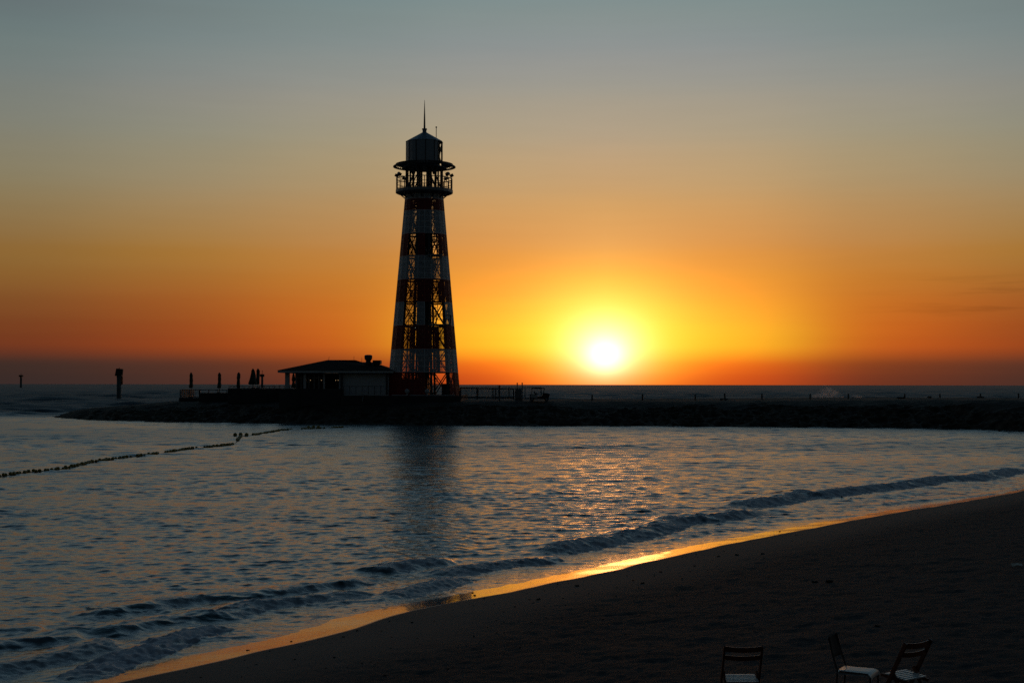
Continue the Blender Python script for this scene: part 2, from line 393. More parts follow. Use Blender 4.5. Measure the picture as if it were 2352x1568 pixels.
ZZ = ZZ + (1 - rocky) * (f > 0) * (.12 * (vnoise(XX * .35, YY * .5, 34) - .5) + .06 * (vnoise(XX * 1.5, YY * 1.5, 35) - .5)) * (fall < .5)
YY = YY + .9 * (vnoise(XX * .35, YY * 0, 36) - .5) + .8 * (vnoise(XX * 1.1, YY * 0, 37) - .5)
spit = grid_mesh('headland', XX, YY, ZZ, None, {'rocky': rocky}); spit['kind'] = 'structure'
m = bpy.data.materials.new('headland_ground'); m.use_nodes = True; n_, l_ = m.node_tree.nodes, m.node_tree.links
b = n_['Principled BSDF']; tc = n_.new('ShaderNodeTexCoord'); P = tc.outputs['Object']
b.inputs['Roughness'].default_value = .9; b.inputs['Specular IOR Level'].default_value = .2
r1 = n_.new('ShaderNodeValToRGB'); l_.new(noise(n_, l_, P, .25, 6, .6), r1.inputs['Fac']); r1.color_ramp.elements[0].position = .4; r1.color_ramp.elements[1].position = .62
r1.color_ramp.elements[0].color = (.014, .013, .009, 1); r1.color_ramp.elements[1].color = (.075, .064, .05, 1)
r2 = n_.new('ShaderNodeValToRGB'); l_.new(noise(n_, l_, P, 1.2, 5, .6), r2.inputs['Fac']); r2.color_ramp.elements[0].position = .35; r2.color_ramp.elements[1].position = .7
r2.color_ramp.elements[0].color = (.026, .018, .011, 1); r2.color_ramp.elements[1].color = (.10, .074, .05, 1)
mx = n_.new('ShaderNodeMixRGB'); l_.new(attr(n_, 'rocky'), mx.inputs['Fac']); l_.new(r1.outputs['Color'], mx.inputs['Color1']); l_.new(r2.outputs['Color'], mx.inputs['Color2'])
l_.new(mx.outputs['Color'], b.inputs['Base Color'])
bp = n_.new('ShaderNodeBump'); bp.inputs['Distance'].default_value = .15; bp.inputs['Strength'].default_value = .6; l_.new(noise(n_, l_, P, 2.5, 5), bp.inputs['Height']); l_.new(bp.outputs['Normal'], b.inputs['Normal'])
spit.data.materials.append(m)
def spit_y(x): return float(np.interp(x, xs, nys))
def spit_z(x, c):
    i = int(np.argmin(np.abs(xs - x))); j = int(np.argmin(np.abs(cc[:, 0] - c))); return float(ZZ[j, i])

# ------------------------------------------------------------------ sea
rows = np.concatenate([np.geomspace(17, 260, 1850), np.geomspace(261, 3500, 520), np.geomspace(3550, 40000, 60)])
ang = np.radians(np.linspace(-30, 32, 1050))
rr = rows[:, None]; X = rr * np.sin(ang)[None, :]; Y = rr * np.cos(ang)[None, :]
Yn = np.interp(X[:, :].reshape(-1), xs, nys).reshape(X.shape)
tipx = NP[0, 0]
sea = np.maximum(sstep(4, 26, Y - Yn) * (X > tipx), 0)
sea = np.where(X <= tipx, sstep(-12, 60, Y - (NP[0, 1] - 10) - .35 * (X - tipx)), sea)
dr_ = np.gradient(rows)[:, None]
X0, Y0 = X.astype(np.float32), Y.astype(np.float32); Z = np.zeros_like(X0); DX = np.zeros_like(X0); DY = np.zeros_like(X0)
mod = .55 + .9 * (.6 * vnoise(X * .022, Y * .085, 51) + .4 * vnoise(X * .07, Y * .22, 54)); mod2 = .75 + .5 * vnoise(X * .16, Y * .3, 52)
MM = (mod * mod2).astype(np.float32)
def comps(n, l0, l1, slope, spread, mean=-90):
    for i in range(n):
        lam = l0 * (l1 / l0) ** ((i + rng.random()) / n); th = R(mean + rng.normal(0, spread)); kx, ky = math.cos(th) * 2 * math.pi / lam, math.sin(th) * 2 * math.pi / lam
        yield lam, kx, ky, slope * lam / (2 * math.pi) * math.sqrt(2 / n), rng.random() * 6.283
BAY, SEA_SL = .165, .23
for lam, kx, ky, a, ph in list(comps(30, .15, .5, BAY * .8, 40, -86)) + list(comps(26, .5, 1.3, BAY * .56, 20, -86)):
    wgt = np.clip((lam / dr_ - 2.2) / 3, 0, 1)
    lim = int((wgt[:, 0] > 0).sum())
    if lim:
        P_ = np.float32(kx) * X0[:lim] + np.float32(ky) * Y0[:lim] + np.float32(ph); A_ = wgt[:lim].astype(np.float32) * np.float32(a) * MM[:lim]
        Z[:lim] += A_ * np.sin(P_); c_ = A_ * np.cos(P_) * np.float32(1.1 * lam / 6.2832); DX[:lim] += c_ * np.float32(kx); DY[:lim] += c_ * np.float32(ky)
for lam, kx, ky, a, ph in comps(22, 1.2, 4, .050, 24, -82):
    wgt = np.clip((lam / dr_ - 2.2) / 3, 0, 1); lim = int((wgt[:, 0] > 0).sum())
    if lim: Z[:lim] += wgt[:lim] * a * np.sin(kx * X[:lim] + ky * Y[:lim] + ph) * (1 - sea[:lim]) * (.42 + .9 * sstep(45, 130, rr[:lim])) * mod[:lim]
for lam, kx, ky, a, ph in comps(50, 2.0, 22, SEA_SL, 32, -80):
    wgt = np.clip((lam / dr_ - 2.2) / 3, 0, 1); lim = int((wgt[:, 0] > 0).sum())
    if lim: Z[:lim] += wgt[:lim] * a * np.sin(kx * X[:lim] + ky * Y[:lim] + ph) * sea[:lim] * (.75 + .5 * vnoise(X[:lim] * .03, Y[:lim] * .03, 53))
for lam, kx, ky, a, ph in comps(24, 14, 50, .055, 28, -88):
    wgt = np.clip((lam / dr_ - 2.2) / 3, 0, 1); lim = int((wgt[:, 0] > 0).sum())
    Z[:lim] += wgt[:lim] * a * np.sin(kx * X[:lim] + ky * Y[:lim] + ph) * sea[:lim] * sstep(260, 520, rr[:lim])
# shore: damp ripples in the thin water, add the breakers
lim = int((rows < 125).sum())
Xs, Ys = X[:lim], Y[:lim]
s, t = poly_dist(SH, Xs, Ys)
calm = sstep(.1, 4.0, s) * .82 + .18; DX[:lim] *= calm; DY[:lim] *= calm
Zs = Z[:lim] * calm
foam = np.zeros_like(Z)
RID = [  # crest seen in the photograph, height, front width, back width, foaminess
    ([(1646, 1166), (1694, 1151), (1763, 1142), (1822, 1131), (1840, 1125), (1877, 1127), (1931, 1120), (2015, 1111), (2077, 1105), (2132, 1094), (2169, 1092), (2224, 1091), (2278, 1083), (2326, 1072), (2420, 1068)], .30, .55, 1.5, .9),
    ([(1202, 1265), (1275, 1249), (1311, 1241), (1366, 1234), (1421, 1223), (1495, 1207), (1522, 1195), (1548, 1184), (1603, 1182), (1657, 1178), (1708, 1169), (1780, 1160)], .27, .45, 1.2, .8),
    ([(872, 1302), (894, 1294), (945, 1285), (993, 1282), (1040, 1284)], .22, .35, .9, .7),
    ([(137, 1398), (239, 1395), (308, 1383), (376, 1373), (427, 1366), (461, 1364), (513, 1361), (581, 1354), (632, 1347), (684, 1344), (752, 1333), (804, 1326), (854, 1318), (894, 1313)], .21, .32, .9, .35),
    ([(975, 1313), (1000, 1309), (1092, 1298), (1165, 1287), (1231, 1282), (1300, 1270)], .16, .3, .7, .7),
    ([(872, 1368), (953, 1349), (1000, 1337), (1055, 1316)], .12, .3, .6, .6),
    ([(496, 1414), (530, 1398), (581, 1381), (632, 1374), (684, 1368), (735, 1362), (804, 1356), (865, 1349)], .17, .28, .7, .6),
    ([(222, 1448), (256, 1438), (325, 1422), (376, 1415), (444, 1408), (520, 1402)], .19, .3, .8, .3),
    ([(-80, 1480), (0, 1468), (85, 1461), (154, 1451), (212, 1447)], .17, .3, .8, .2),
    ([(-80, 1540), (0, 1520), (68, 1509), (154, 1492), (205, 1477), (239, 1466), (291, 1464)], .20, .35, .8, .5),
    ([(150, 1562), (195, 1543), (273, 1505), (376, 1464), (450, 1444), (530, 1424)], .12, .30, .8, 1.0),
    ([(-60, 1442), (40, 1436), (110, 1432)], .12, .3, .7, .1),
    ([(1694, 1194), (1895, 1187), (2004, 1179)], .05, .2, .5, .2),
    ([(1511, 1246), (1621, 1219), (1694, 1214), (1785, 1212)], .05, .2, .5, .3),
    ([(1858, 1166), (2041, 1154), (2169, 1143), (2297, 1132), (2352, 1118), (2440, 1112)], .07, .2, .5, .2),
    ([(380, 1472), (450, 1466), (547, 1459), (620, 1448)], .05, .15, .5, .3),
    ([(684, 1386), (804, 1376), (900, 1372)], .06, .18, .5, .3),
]
for pts, A, fw, bw, fo in RID:
    zr = A * .8
    P_ = np.array([(gz(u, v, zr).x, gz(u, v, zr).y) for u, v in pts])
    x0, y0 = P_.min(0) - 6; x1, y1 = P_.max(0) + 6
    box = (Xs > x0) & (Xs < x1) & (Ys > y0) & (Ys < y1)
    xb, yb = Xs[box], Ys[box]
    jx = .22 * (vnoise(xb * .9, yb * .9, 61) - .5) + .16 * (vnoise(xb * 3, yb * 3, 62) - .5)
    d, tl = poly_dist(P_, xb, yb); d = d + jx
    endd = np.minimum(tl, 1 - tl); env = sstep(0, .14, endd) * (.80 + .25 * vnoise(xb * .45, yb * .45, 63 + len(pts)))
    # points beyond the ends are at radial distance: the envelope already kills them
    front_ = np.exp(-np.abs(np.minimum(d, 0) / fw) ** 2.4); back_ = np.exp(-(np.maximum(d, 0) / bw) ** 2)
    h = .78 * A * env * np.where(d < 0, front_, back_)
    Zs[box] += h
    fz = (d > -fw * 2.0) & (d < .30)
    fm = fo * env * np.where(fz, 1.0, 0) * sstep(.35, .6, vnoise(xb * 1.3, yb * 1.3, 71) * .6 + vnoise(xb * 5, yb * 5, 72) * .4 + .25 * fo)
    churn = .075 * fm * (vnoise(xb * 7, yb * 7, 73) + .6 * vnoise(xb * 15, yb * 15, 74) - .8)
    Zs[box] += churn
    fl = foam[:lim]; fl[box] = np.maximum(fl[box], fm); foam[:lim] = fl
Zs = Zs + .025 * np.exp(-np.maximum(s, 0) / 1.3) + .03 * np.exp(-np.abs(s) / 1.2) * (vnoise(Xs * .8, Ys * .8, 75) - .5 + .5 * (vnoise(Xs * 2.6, Ys * 2.6, 79) - .5))
lace = 1 - np.abs(2 * (vnoise(Xs * 1.6, Ys * 1.6, 76) * .6 + vnoise(Xs * 4, Ys * 4, 77) * .4) - 1)
lace = sstep(.86, .97, lace) * sstep(5.5, 2.0, s) * sstep(.0, .6, s) * .55 * sstep(.35, .65, vnoise(Xs * .35, Ys * .35, 78))
foam[:lim] = np.maximum(foam[:lim], lace)
Z[:lim] = Zs
keep = np.ones_like(X, bool); keep[:lim] = s > -1.2
X = X0 + DX; Y = Y0 + DY
# wind ruffles finer than the mesh: roughness of the surface, greater on the open sea
ruffle = np.clip(.13 + .12 * sstep(30, 150, rr) + 0 * X + .40 * sea + .10 * (vnoise(X * .045, Y * .09, 91) - .5), .08, .78)
ruffle[:lim] *= .5 + .5 * sstep(.3, 3.5, s)
ocean = grid_mesh('sea', X, Y, Z, keep, {'foam': foam, 'open_sea': sea, 'ruffle': ruffle}); ocean['kind'] = 'structure'
m = bpy.data.materials.new('sea_water'); m.use_nodes = True; n_, l_ = m.node_tree.nodes, m.node_tree.links
b = n_['Principled BSDF']; tc = n_.new('ShaderNodeTexCoord'); P = tc.outputs['Object']
b.inputs['IOR'].default_value = 1.333; b.inputs['Roughness'].default_value = .10
os_ = attr(n_, 'open_sea'); fo_ = attr(n_, 'foam')
c1 = n_.new('ShaderNodeMixRGB'); l_.new(os_, c1.inputs['Fac']); c1.inputs['Color1'].default_value = (.022, .060, .068, 1); c1.inputs['Color2'].default_value = (.008, .014, .022, 1)
c2 = n_.new('ShaderNodeMixRGB'); l_.new(fo_, c2.inputs['Fac']); l_.new(c1.outputs['Color'], c2.inputs['Color1']); c2.inputs['Color2'].default_value = (.55, .54, .58, 1)
l_.new(c2.outputs['Color'], b.inputs['Base Color'])
ruf = attr(n_, 'ruffle'); ro = n_.new('ShaderNodeMix'); ro.inputs[3].default_value = .75; l_.new(ruf, ro.inputs[2]); l_.new(fo_, ro.inputs[0]); l_.new(ro.outputs[0], b.inputs['Roughness'])
mp = n_.new('ShaderNodeMapping'); mp.inputs['Scale'].default_value = (1, 1.9, 1); mp.inputs['Rotation'].default_value = (0, 0, R(8)); l_.new(P, mp.inputs['Vector'])
b1 = n_.new('ShaderNodeBump'); b1.inputs['Distance'].default_value = .10; b1.inputs['Strength'].default_value = .35; l_.new(noise(n_, l_, mp.outputs['Vector'], 2.2, 5, .55), b1.inputs['Height'])
l_.new(b1.outputs['Normal'], b.inputs['Normal'])
ocean.data.materials.append(m)

# ------------------------------------------------------------------ lighthouse
LY = 192.0
LC = at(973, 900, LY).x
PXM = LY / F
def lz(v): return at(973, v, LY).z
def lr(v): return (79 + (v - 855) * .0876) * PXM * 1.0
def rad_at(z): return float(np.interp(z, [lz(908), lz(441)], [lr(908), lr(441)]))
def pt(th, r, z): return Vector((LC + r * math.sin(R(th)), LY - r * math.cos(R(th)), z))
lh = thing('lighthouse', 'tall tapering red and white striped lattice lighthouse standing on the headland', 'lighthouse', (LC, LY, lz(908)))
NF = 24
TH = [5 + 15 * k for k in range(NF)]
bounds = [441, 461, 487, 540, 591, 644, 696, 749, 803, 855, 908]
holes = {3: {0, 1, 22, 21, 9, 10}, 6: {0, 1, 2, 22, 21, 8, 9, 10}, 9: {0, 1, 2, 8, 9, 10}}
for bi in range(10):
    z1, z0 = lz(bounds[bi]), lz(bounds[bi + 1])
    r1, r0 = rad_at(z1), rad_at(z0)
    mb = MB(); gone = holes.get(bi, set())
    start = (max(gone) if gone else 0)
    for k in [(start + i) % NF for i in range(NF)] + [None]:
        if k is None or k in gone:                # each unbroken run of cladding is a part of its own
            if mb.v: mb.build('stripe_panel', M['white'] if bi % 2 == 0 else M['red'], lh)
            mb = MB(); continue
        t0, t1 = TH[k], TH[k] + 15
        radial = Vector((math.sin(R(t0 + 7.5)), -math.cos(R(t0 + 7.5)), 0))
        A0, B0, A1, B1 = pt(t0, r0, z0), pt(t1, r0, z0), pt(t0, r1, z1), pt(t1, r1, z1)
        nsl = max(5, int(((A0 - B0).length + (A1 - B1).length) / 2 / .085))
        for j in range(nsl):
            fr = (j + .5) / nsl
            mb.bar(A0.lerp(B0, fr), A1.lerp(B1, fr), *((.046, .024) if bi < 5 else (.042, .018)), up=radial)
        mb.bar(A0, A1, .075, .05, up=radial); mb.bar(B0, B1, .075, .05, up=radial)
        nh = 4 if z1 - z0 > 2 else 2
        for j in range(nh + 1):
            fr = min(max(j / nh, .01), .99); mb.bar(A0.lerp(A1, fr), B0.lerp(B1, fr), .07, .07, up=radial)
# inner frame
zb, zt = lz(908), lz(441)
for k in range(10):
    th = 18 + 36 * k
    MB().bar(pt(th, rad_at(zb) * .86, zb), pt(th, rad_at(zt) * .86, zt), .30, .30).build('inner_column', M['steel'], lh)
br = MB()
for i in range(10):
    rb = MB()
    za, zc_ = lz(bounds[i + 1]), lz(bounds[i]); ra, rc = rad_at(za) * .86, rad_at(zc_) * .86
    for k in range(10):
        a0, a1 = 18 + 36 * k, 54 + 36 * k
        rb.bar(pt(a0, ra, za), pt(a1, ra, za), .16, .2)
        br.bar(pt(a0, ra, za), pt(a1, rc, zc_), .10); br.bar(pt(a1, ra, za), pt(a0, rc, zc_), .10)
        zm, rm = (za + zc_) / 2, (ra + rc) / 2
        br.bar(pt(a0, rm, zm), pt(a1, rm, zm), .08)
    rb.build('ring_beam', M['steel'], lh)
br.build('cross_bracing', M['steel'], lh)
core = MB()
for i, j in ((-1, -1), (1, -1), (1, 1), (-1, 1)):
    core.box(LC + i * .62 - .12, LC + i * .62 + .12, LY + j * .62 - .12, LY + j * .62 + .12, zb, lz(330))
core.box(LC - .5, LC + .5, LY - .5, LY + .5, zb, zt)
core.build('central_shaft', M['steel'], lh)
st = MB(); n_steps = 170; rise = (zt - zb - 1) / n_steps; last = []
for i in range(n_steps):
    th = i * 17.0; z = zb + .3 + i * rise; ro = min(1.9, rad_at(z) * .78)
    p0, p1, q0, q1 = pt(th, .75, z), pt(th, ro, z), pt(th + 17, .75, z), pt(th + 17, ro, z)
    st.add([p0, p1, q1, q0, p0 + Vector((0, 0, .05)), p1 + Vector((0, 0, .05)), q1 + Vector((0, 0, .05)), q0 + Vector((0, 0, .05))], [(0, 1, 2, 3), (4, 7, 6, 5), (0, 4, 5, 1), (1, 5, 6, 2), (2, 6, 7, 3), (3, 7, 4, 0)])
    st.bar(p1, p1 + Vector((0, 0, 1.0)), .035)
    st.bar(p1 + Vector((0, 0, 1.0)), pt(th + 17, ro, z + rise + 1.0), .05); st.bar(p1 + Vector((0, 0, .5)), pt(th + 17, ro, z + rise + .5), .03)
st.build('spiral_stair', M['steel'], lh)
# plant room in the foot and the two side balconies
MB().box(LC - 3.6, LC + .7, LY - 2.9, LY + 2.9, zb + .02, lz(870)).build('foot_room', M['red'], lh)
MB().box(LC + 2.5, LC + 3.9, LY - 1.2, LY + .8, zb + .02, lz(881)).build('equipment_cabinet', M['steel'], lh)
for v0, w0, w1_ in ((749, 985, 1036), (591, 983, 1016)):
    z = lz(v0); r = rad_at(z); xa, xb = at(w0, v0, LY - r).x, at(w1_, v0, LY - r).x; yf = LY - r - .35
    o = MB().box(xa, xb, yf, yf + 1.5, z - .06, z + .12).build('balcony', M['grey'], lh)
    ra = MB()
    for x in np.linspace(xa + .04, xb - .04, 4): ra.bar((x, yf + .04, z + .121), (x, yf + .04, z + 1.3), .14 if v0 > 600 else .1)
    for h in (1.25, .7): ra.bar((xa, yf + .04, z + h), (xb, yf + .04, z + h), .08)
    ra.build('railing', M['steel'], o)
for ua, ub, v, yo in ((947, 957, 753, -1.2), (988, 993, 753.5, -3.2)):
    MB().box(at(ua, v, LY + yo).x, at(ub, v, LY + yo).x, LY + yo, LY + yo + .12, lz(v + .8), lz(v - .6)).build('tube_lamp', M['tube'], lh)
# gallery
zg0, zg1 = lz(446), lz(437); rg = 66 * PXM
MB().lathe([(rg * .93, zg0), (rg, zg0 + .12), (rg, zg1), (rg * .98, zg1 + .001)], LC, LY, 24).build('gallery_floor', M['grey'], lh)
for k in range(12):
    th = 30 * k + 87; MB().bar(pt(th, rg * .86, zg0 + .02), pt(th, rad_at(lz(456)) + .02, lz(456)), .14).build('gallery_bracket', M['steel'], lh)
zr = lz(412)
for h, w in (((zr + zg1) / 2 + .1, .06), (zg1 + .12, .06), (zr, .10)):
    rl = MB()
    for k in range(24): rl.bar(pt(15 * k, rg * .97, h), pt(15 * k + 15, rg * .97, h), w)
    ro_ = rl.build('gallery_railing', M['steel'], lh)
for k in range(24): MB().bar(pt(15 * k + 4, rg * .97, zg1), pt(15 * k + 4, rg * .97, zr), .10).build('post', M['steel'], ro_)
for th in (-86, -60, 84, 60, -130, 130, -20, 25):
    p = pt(th, rg * .97, zr); q = p + Vector((0, 0, .35)); dirv = Vector((math.sin(R(th)), -math.cos(R(th)), .55)).normalized()
    mb = MB().tube(p, q, .05).bar(q - dirv * .28 + Vector((0, 0, .12)), q + dirv * .22 + Vector((0, 0, .12)), .42, .34)
    mb.build('spotlight', M['steel'], lh)
# open stage under the lantern
rc = 41 * PXM; zk = lz(384)
for k in range(12):
    th = 12 + 30 * k; MB().bar(pt(th, rc, zg1), pt(th, rc, zk), .30 if k % 2 else .22).build('stage_column', M['steel'], lh)
sb = MB()
for k in range(6):
    a0, a1 = 12 + 60 * k, 42 + 60 * k; zm = zg1 + .2
    sb.bar(pt(a0, rc * .98, zm), pt(a1, rc * .5, zk - .1), .12); sb.bar(pt(a1, rc * .98, zm), pt(a0, rc * .5, zk - .1), .12)
    sb.bar(pt(a0, rc * .6, zg1 + .9), pt(a0 + 40, rc * .6, zg1 + .9), .06); sb.bar(pt(a0, rc * .6, zg1 + .5), pt(a0 + 40, rc * .6, zg1 + .5), .06)
sb.build('stage_bracing', M['steel'], lh)
rk_ = 71.5 * PXM
cn = MB()
for k in range(48):                      # outer ring, slatted between ring and hub plate
    a0, a1 = 7.5 * k, 7.5 * (k + 1)
    cn.bar(pt(a0, rk_ * .955, lz(383)), pt(a1, rk_ * .955, lz(383)), .34, .10); cn.bar(pt(a0, rk_ * .985, lz(383.8)), pt(a1, rk_ * .985, lz(383.8)), .2, .08)
    cn.bar(pt(a0, rk_ * .90, lz(378.5)), pt(a1, rk_ * .90, lz(378.5)), .22, .10)
    cn.bar(pt(a0, rc, lz(378)), pt(a0, rk_ * .92, lz(378.5)), .06, .10); cn.bar(pt(a0, rk_ * .9, lz(378.5)), pt(a0, rk_ * .95, lz(383)), .06, .1)
cn.lathe([(rc * .99, lz(389)), (rk_ * .73, lz(388)), (rk_ * .73, lz(386.5)), (rc * .99, lz(382))], LC, LY, 24)
cn.build('canopy_ring', M['steel'], lh)
# lantern drum with one bay of cladding missing on its right
zl0, zl1, rd = lz(379), lz(327), 42 * PXM
dm, fr_ = MB(), MB()
for k in range(24):
    t0, t1 = 7 + 15 * k, 22 + 15 * k
    if k in (3, 4, 5, 6, 7): continue
    a, b_, c, d = pt(t0, rd, zl0), pt(t1, rd, zl0), pt(t1, rd, zl1), pt(t0, rd, zl1)
    ins = lambda p: LCv(p)
    inn = [pt(t0, rd - .06, zl0), pt(t1, rd - .06, zl0), pt(t1, rd - .06, zl1), pt(t0, rd - .06, zl1)]
    dm.add([a, b_, c, d] + inn, [(0, 1, 2, 3), (7, 6, 5, 4), (0, 4, 5, 1), (1, 5, 6, 2), (2, 6, 7, 3), (3, 7, 4, 0)])
    if k % 2 == 0: fr_.bar(pt(t0, rd + .02, zl0), pt(t0, rd + .02, zl1), .10, .06, up=(math.sin(R(t0)), -math.cos(R(t0)), 0))
for t0 in (52, 90, 127):
    fr_.bar(pt(t0, rd - .1, zl0), pt(t0, rd - .1, zl1), .22)
fr_.bar(pt(52, rd - .1, zl0), pt(90, rd - .1, zl1 - .1), .12); fr_.bar(pt(52, rd - .1, zl1), pt(90, rd - .1, (zl0 + zl1) / 2), .10)
fr_.bar(pt(52, rd - .1, (zl0 + zl1) / 2), pt(90, rd - .1, zl0), .12); fr_.bar(pt(52, rd - .1, zl1 - .08), pt(127, rd - .1, zl1 - .08), .12)
dm.build('lantern_drum', M['lantern'], lh); fr_.build('drum_rib', M['steel'], lh)
rf = MB().lathe([(rd * .9, lz(327)), (rd * 1.035, lz(327.6)), (rd * 1.035, lz(326.2)), (5.3 * PXM, lz(304.6)), (5.1 * PXM, lz(304.4))], LC, LY, 12, ph=.2).build('roof', M['roof_blue'], lh)
MB().lathe([(4.7 * PXM, lz(304.8)), (4.7 * PXM, lz(299)), (5.9 * PXM, lz(298.3)), (5.9 * PXM, lz(295.8)), (4 * PXM, lz(295.5))], LC, LY, 12).build('cap_block', M['roof_blue'], lh)
MB().lathe([(2.3 * PXM, lz(295.5)), (1.7 * PXM, lz(270)), (1.0 * PXM, lz(248)), (.35 * PXM, lz(230))], LC, LY, 8).build('spire', M['steel'], lh)
xa = at(1002, 310, LY).x
MB().tube((xa, LY, lz(322)), (xa, LY, lz(292)), .045).tube((xa, LY, lz(294)), (xa, LY, lz(291)), .10).build('aerial', M['steel'], lh)
for u, v in ((923, 404), (1016, 403), (1025, 396)):
    p = at(u, v, LY - .5); q = Vector((p.x, p.y, zg1))
    mb = MB().tube(q, p, .03)
    for dz in (0, -.5): mb.tube(p + Vector((-.25, 0, dz)), p + Vector((.25, 0, dz)), .03)
    mb.build('antenna', M['steel'], lh)

# ------------------------------------------------------------------ terrace
TY, TB = 186.6, 215.0
YA, YB, YC, YD = 202.0, 198.5, 195.0, 187.6
def tx(u, v=900, Y=TY): return at(u, v, Y).x
def tz(u, v, Y=TY): return at(u, v, Y).z
z_lo, z_mid, z_up, z_fl = tz(440, 913, YA), tz(490, 902, YB), tz(700, 892.5, YD), tz(950, 908.4)
ter = thing('terrace', 'long dark stepped terrace wall carrying the pavilion and the lighthouse', 'terrace', (tx(730), 195, 2.4))
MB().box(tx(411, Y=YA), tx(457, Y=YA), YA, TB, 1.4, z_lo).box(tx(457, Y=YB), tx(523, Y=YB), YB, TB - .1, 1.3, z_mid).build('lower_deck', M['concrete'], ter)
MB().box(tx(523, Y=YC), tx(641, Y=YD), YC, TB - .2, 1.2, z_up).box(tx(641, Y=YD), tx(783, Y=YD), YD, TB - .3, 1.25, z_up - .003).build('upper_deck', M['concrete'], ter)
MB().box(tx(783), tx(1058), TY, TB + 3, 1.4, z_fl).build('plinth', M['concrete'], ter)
kb = MB()
for ua, ub in ((792, 850), (857, 893), (900, 935), (940, 978), (985, 1046)):
    kb.box(tx(ua), tx(ub), TY - .06, TY + .22, z_fl + .002, z_fl + .11)
kb.build('kerb', M['kerb'], ter)

# ------------------------------------------------------------------ pavilion
PY, PB = 190.0, 203.0
def px(u, Y=PY): return at(u, 880, Y).x
def pz(v, Y=PY): return at(780, v, Y).z
pv = thing('pavilion', 'low white pavilion with a dark hipped roof left of the lighthouse', 'pavilion', (px(780), 196, z_fl))
ze0, ze1 = pz(856), pz(851)
x_l, x_r = px(641), px(905)
wl = MB()
wl.box(px(784), px(893), PY, PY + .25, z_fl, ze0 + .02)              # solid right-hand front
wl.box(px(893) - .25, px(893), PY + .25, PB, z_fl, ze0 + .02)
wl.box(px(676), px(893), PB, PB + .25, z_fl, ze0 + .02)
wl.box(px(676), px(676) + .25, PY + .7, PB, z_fl, ze0 + .02)
wl.build('wall', M['plaster'], pv)
gw = MB().box(px(680), px(742), PY + .72, PY + .80, z_fl, ze0 + .02).build('glazed_front', M['glass'], pv)
fm = MB()
for u in (680, 690, 697, 708, 720, 731, 742): fm.box(px(u) - .07, px(u) + .07, PY + .62, PY + .719, z_fl, ze0)
fm.box(px(680), px(742), PY + .63, PY + .718, pz(868), pz(866.4))
fm.build('window_frame', M['grey'], gw)
MB().box(px(676), px(893), PY + .3, PB - .1, z_fl - .3, z_fl + .05).build('floor', M['concrete'], pv)
for u, w in ((659.5, .55), (700, .35), (744.5, .22), (780.5, .22)):
    MB().box(px(u) - w / 2, px(u) + w / 2, PY - .1, PY + w, z_fl, ze0 + .02).build('column', M['plaster'], pv)
MB().box(px(783) , px(788), PY - .5, PY - .22, z_fl, pz(845)).build('downpipe', M['steel'], pv)
MB().box(px(887), px(890), PY - .25, PY - .05, z_fl, ze0).build('downpipe', M['steel'], pv)
cl = MB().lathe([(.10, pz(891)), (.32, pz(889)), (.22, pz(882)), (.16, pz(877)), (.26, pz(872)), (.16, pz(862)), (.1, pz(857))], px(673), PY + .4, 10).build('tied_curtain', M['canvas'], pv)
MB().box(x_l, x_r, PY - 1.2, PY - 1.0, ze0, ze1).box(x_l, x_l + .2, PY - 1.0, PB + 1.2, ze0, ze1).box(x_r - .2, x_r, PY - 1.0, PB + 1.2, ze0, ze1).box(x_l + .2, x_r - .2, PB + 1.0, PB + 1.2, ze0, ze1).build('fascia', M['plaster'], pv)
zr1, zr2 = at(780, 826.6, 196.5).z, at(830, 831.5, 196.5).z
def rx(u): return at(u, 830, 196.5).x
e = [(x_l - .15, PY - 1.3, ze1 + .004), (x_r + .1, PY - 1.3, ze1 + .004), (x_r + .1, PB + 1.3, ze1 + .004), (x_l - .15, PB + 1.3, ze1 + .004)]
rl_ = [(rx(752), 196.5, zr1), (rx(816), 196.5, zr1), (rx(832), 196.5, zr2), (rx(856), 196.5, zr2)]
rf = MB().add(e + rl_, [(0, 4, 3), (0, 1, 7, 6, 5, 4), (1, 2, 7), (2, 3, 4, 5, 6, 7), (3, 2, 1, 0)]).build('roof', M['shingle'], pv)
def roofy(u, v, Y): return at(u, v, Y)
p = roofy(846, 824, 194); rfan = 8.6 * 194 / F
MB().lathe([(rfan * .75, at(846, 842, 194).z), (rfan * .75, at(846, 831, 194).z), (rfan * .62, at(846, 829, 194).z), (rfan * 1.02, at(846, 824, 194).z), (rfan * 1.08, at(846, 817, 194).z), (rfan * .8, at(846, 815, 194).z), (rfan * .5, at(846, 814.6, 194).z)], p.x, 194, 14).build('exhaust_fan', M['steel'], pv)
a, b_ = at(857, 836, 194), at(874.8, 836, 194)
hv = MB().box(a.x, b_.x, 193.2, 195.4, at(860, 835.5, 194).z, at(860, 827.3, 194).z).box(a.x + .3, b_.x - .15, 193.4, 195.2, at(860, 848, 194).z, at(860, 835.5, 194).z - .002)
hv.build('roof_cooling_unit', M['board'], pv, bevel=.04)
MB().bar(at(836, 833, 193.6), at(846, 840, 193.6), .1).build('duct', M['steel'], pv)
for u, v0, v1 in ((754.5, 826, 819), (813, 826.5, 818), (831, 836, 821)): MB().tube(at(u, v0 + 3, 196.4), at(u + (1.5 if u < 760 else 0), v1, 196.4), .022).build('roof_aerial', M['steel'], pv)
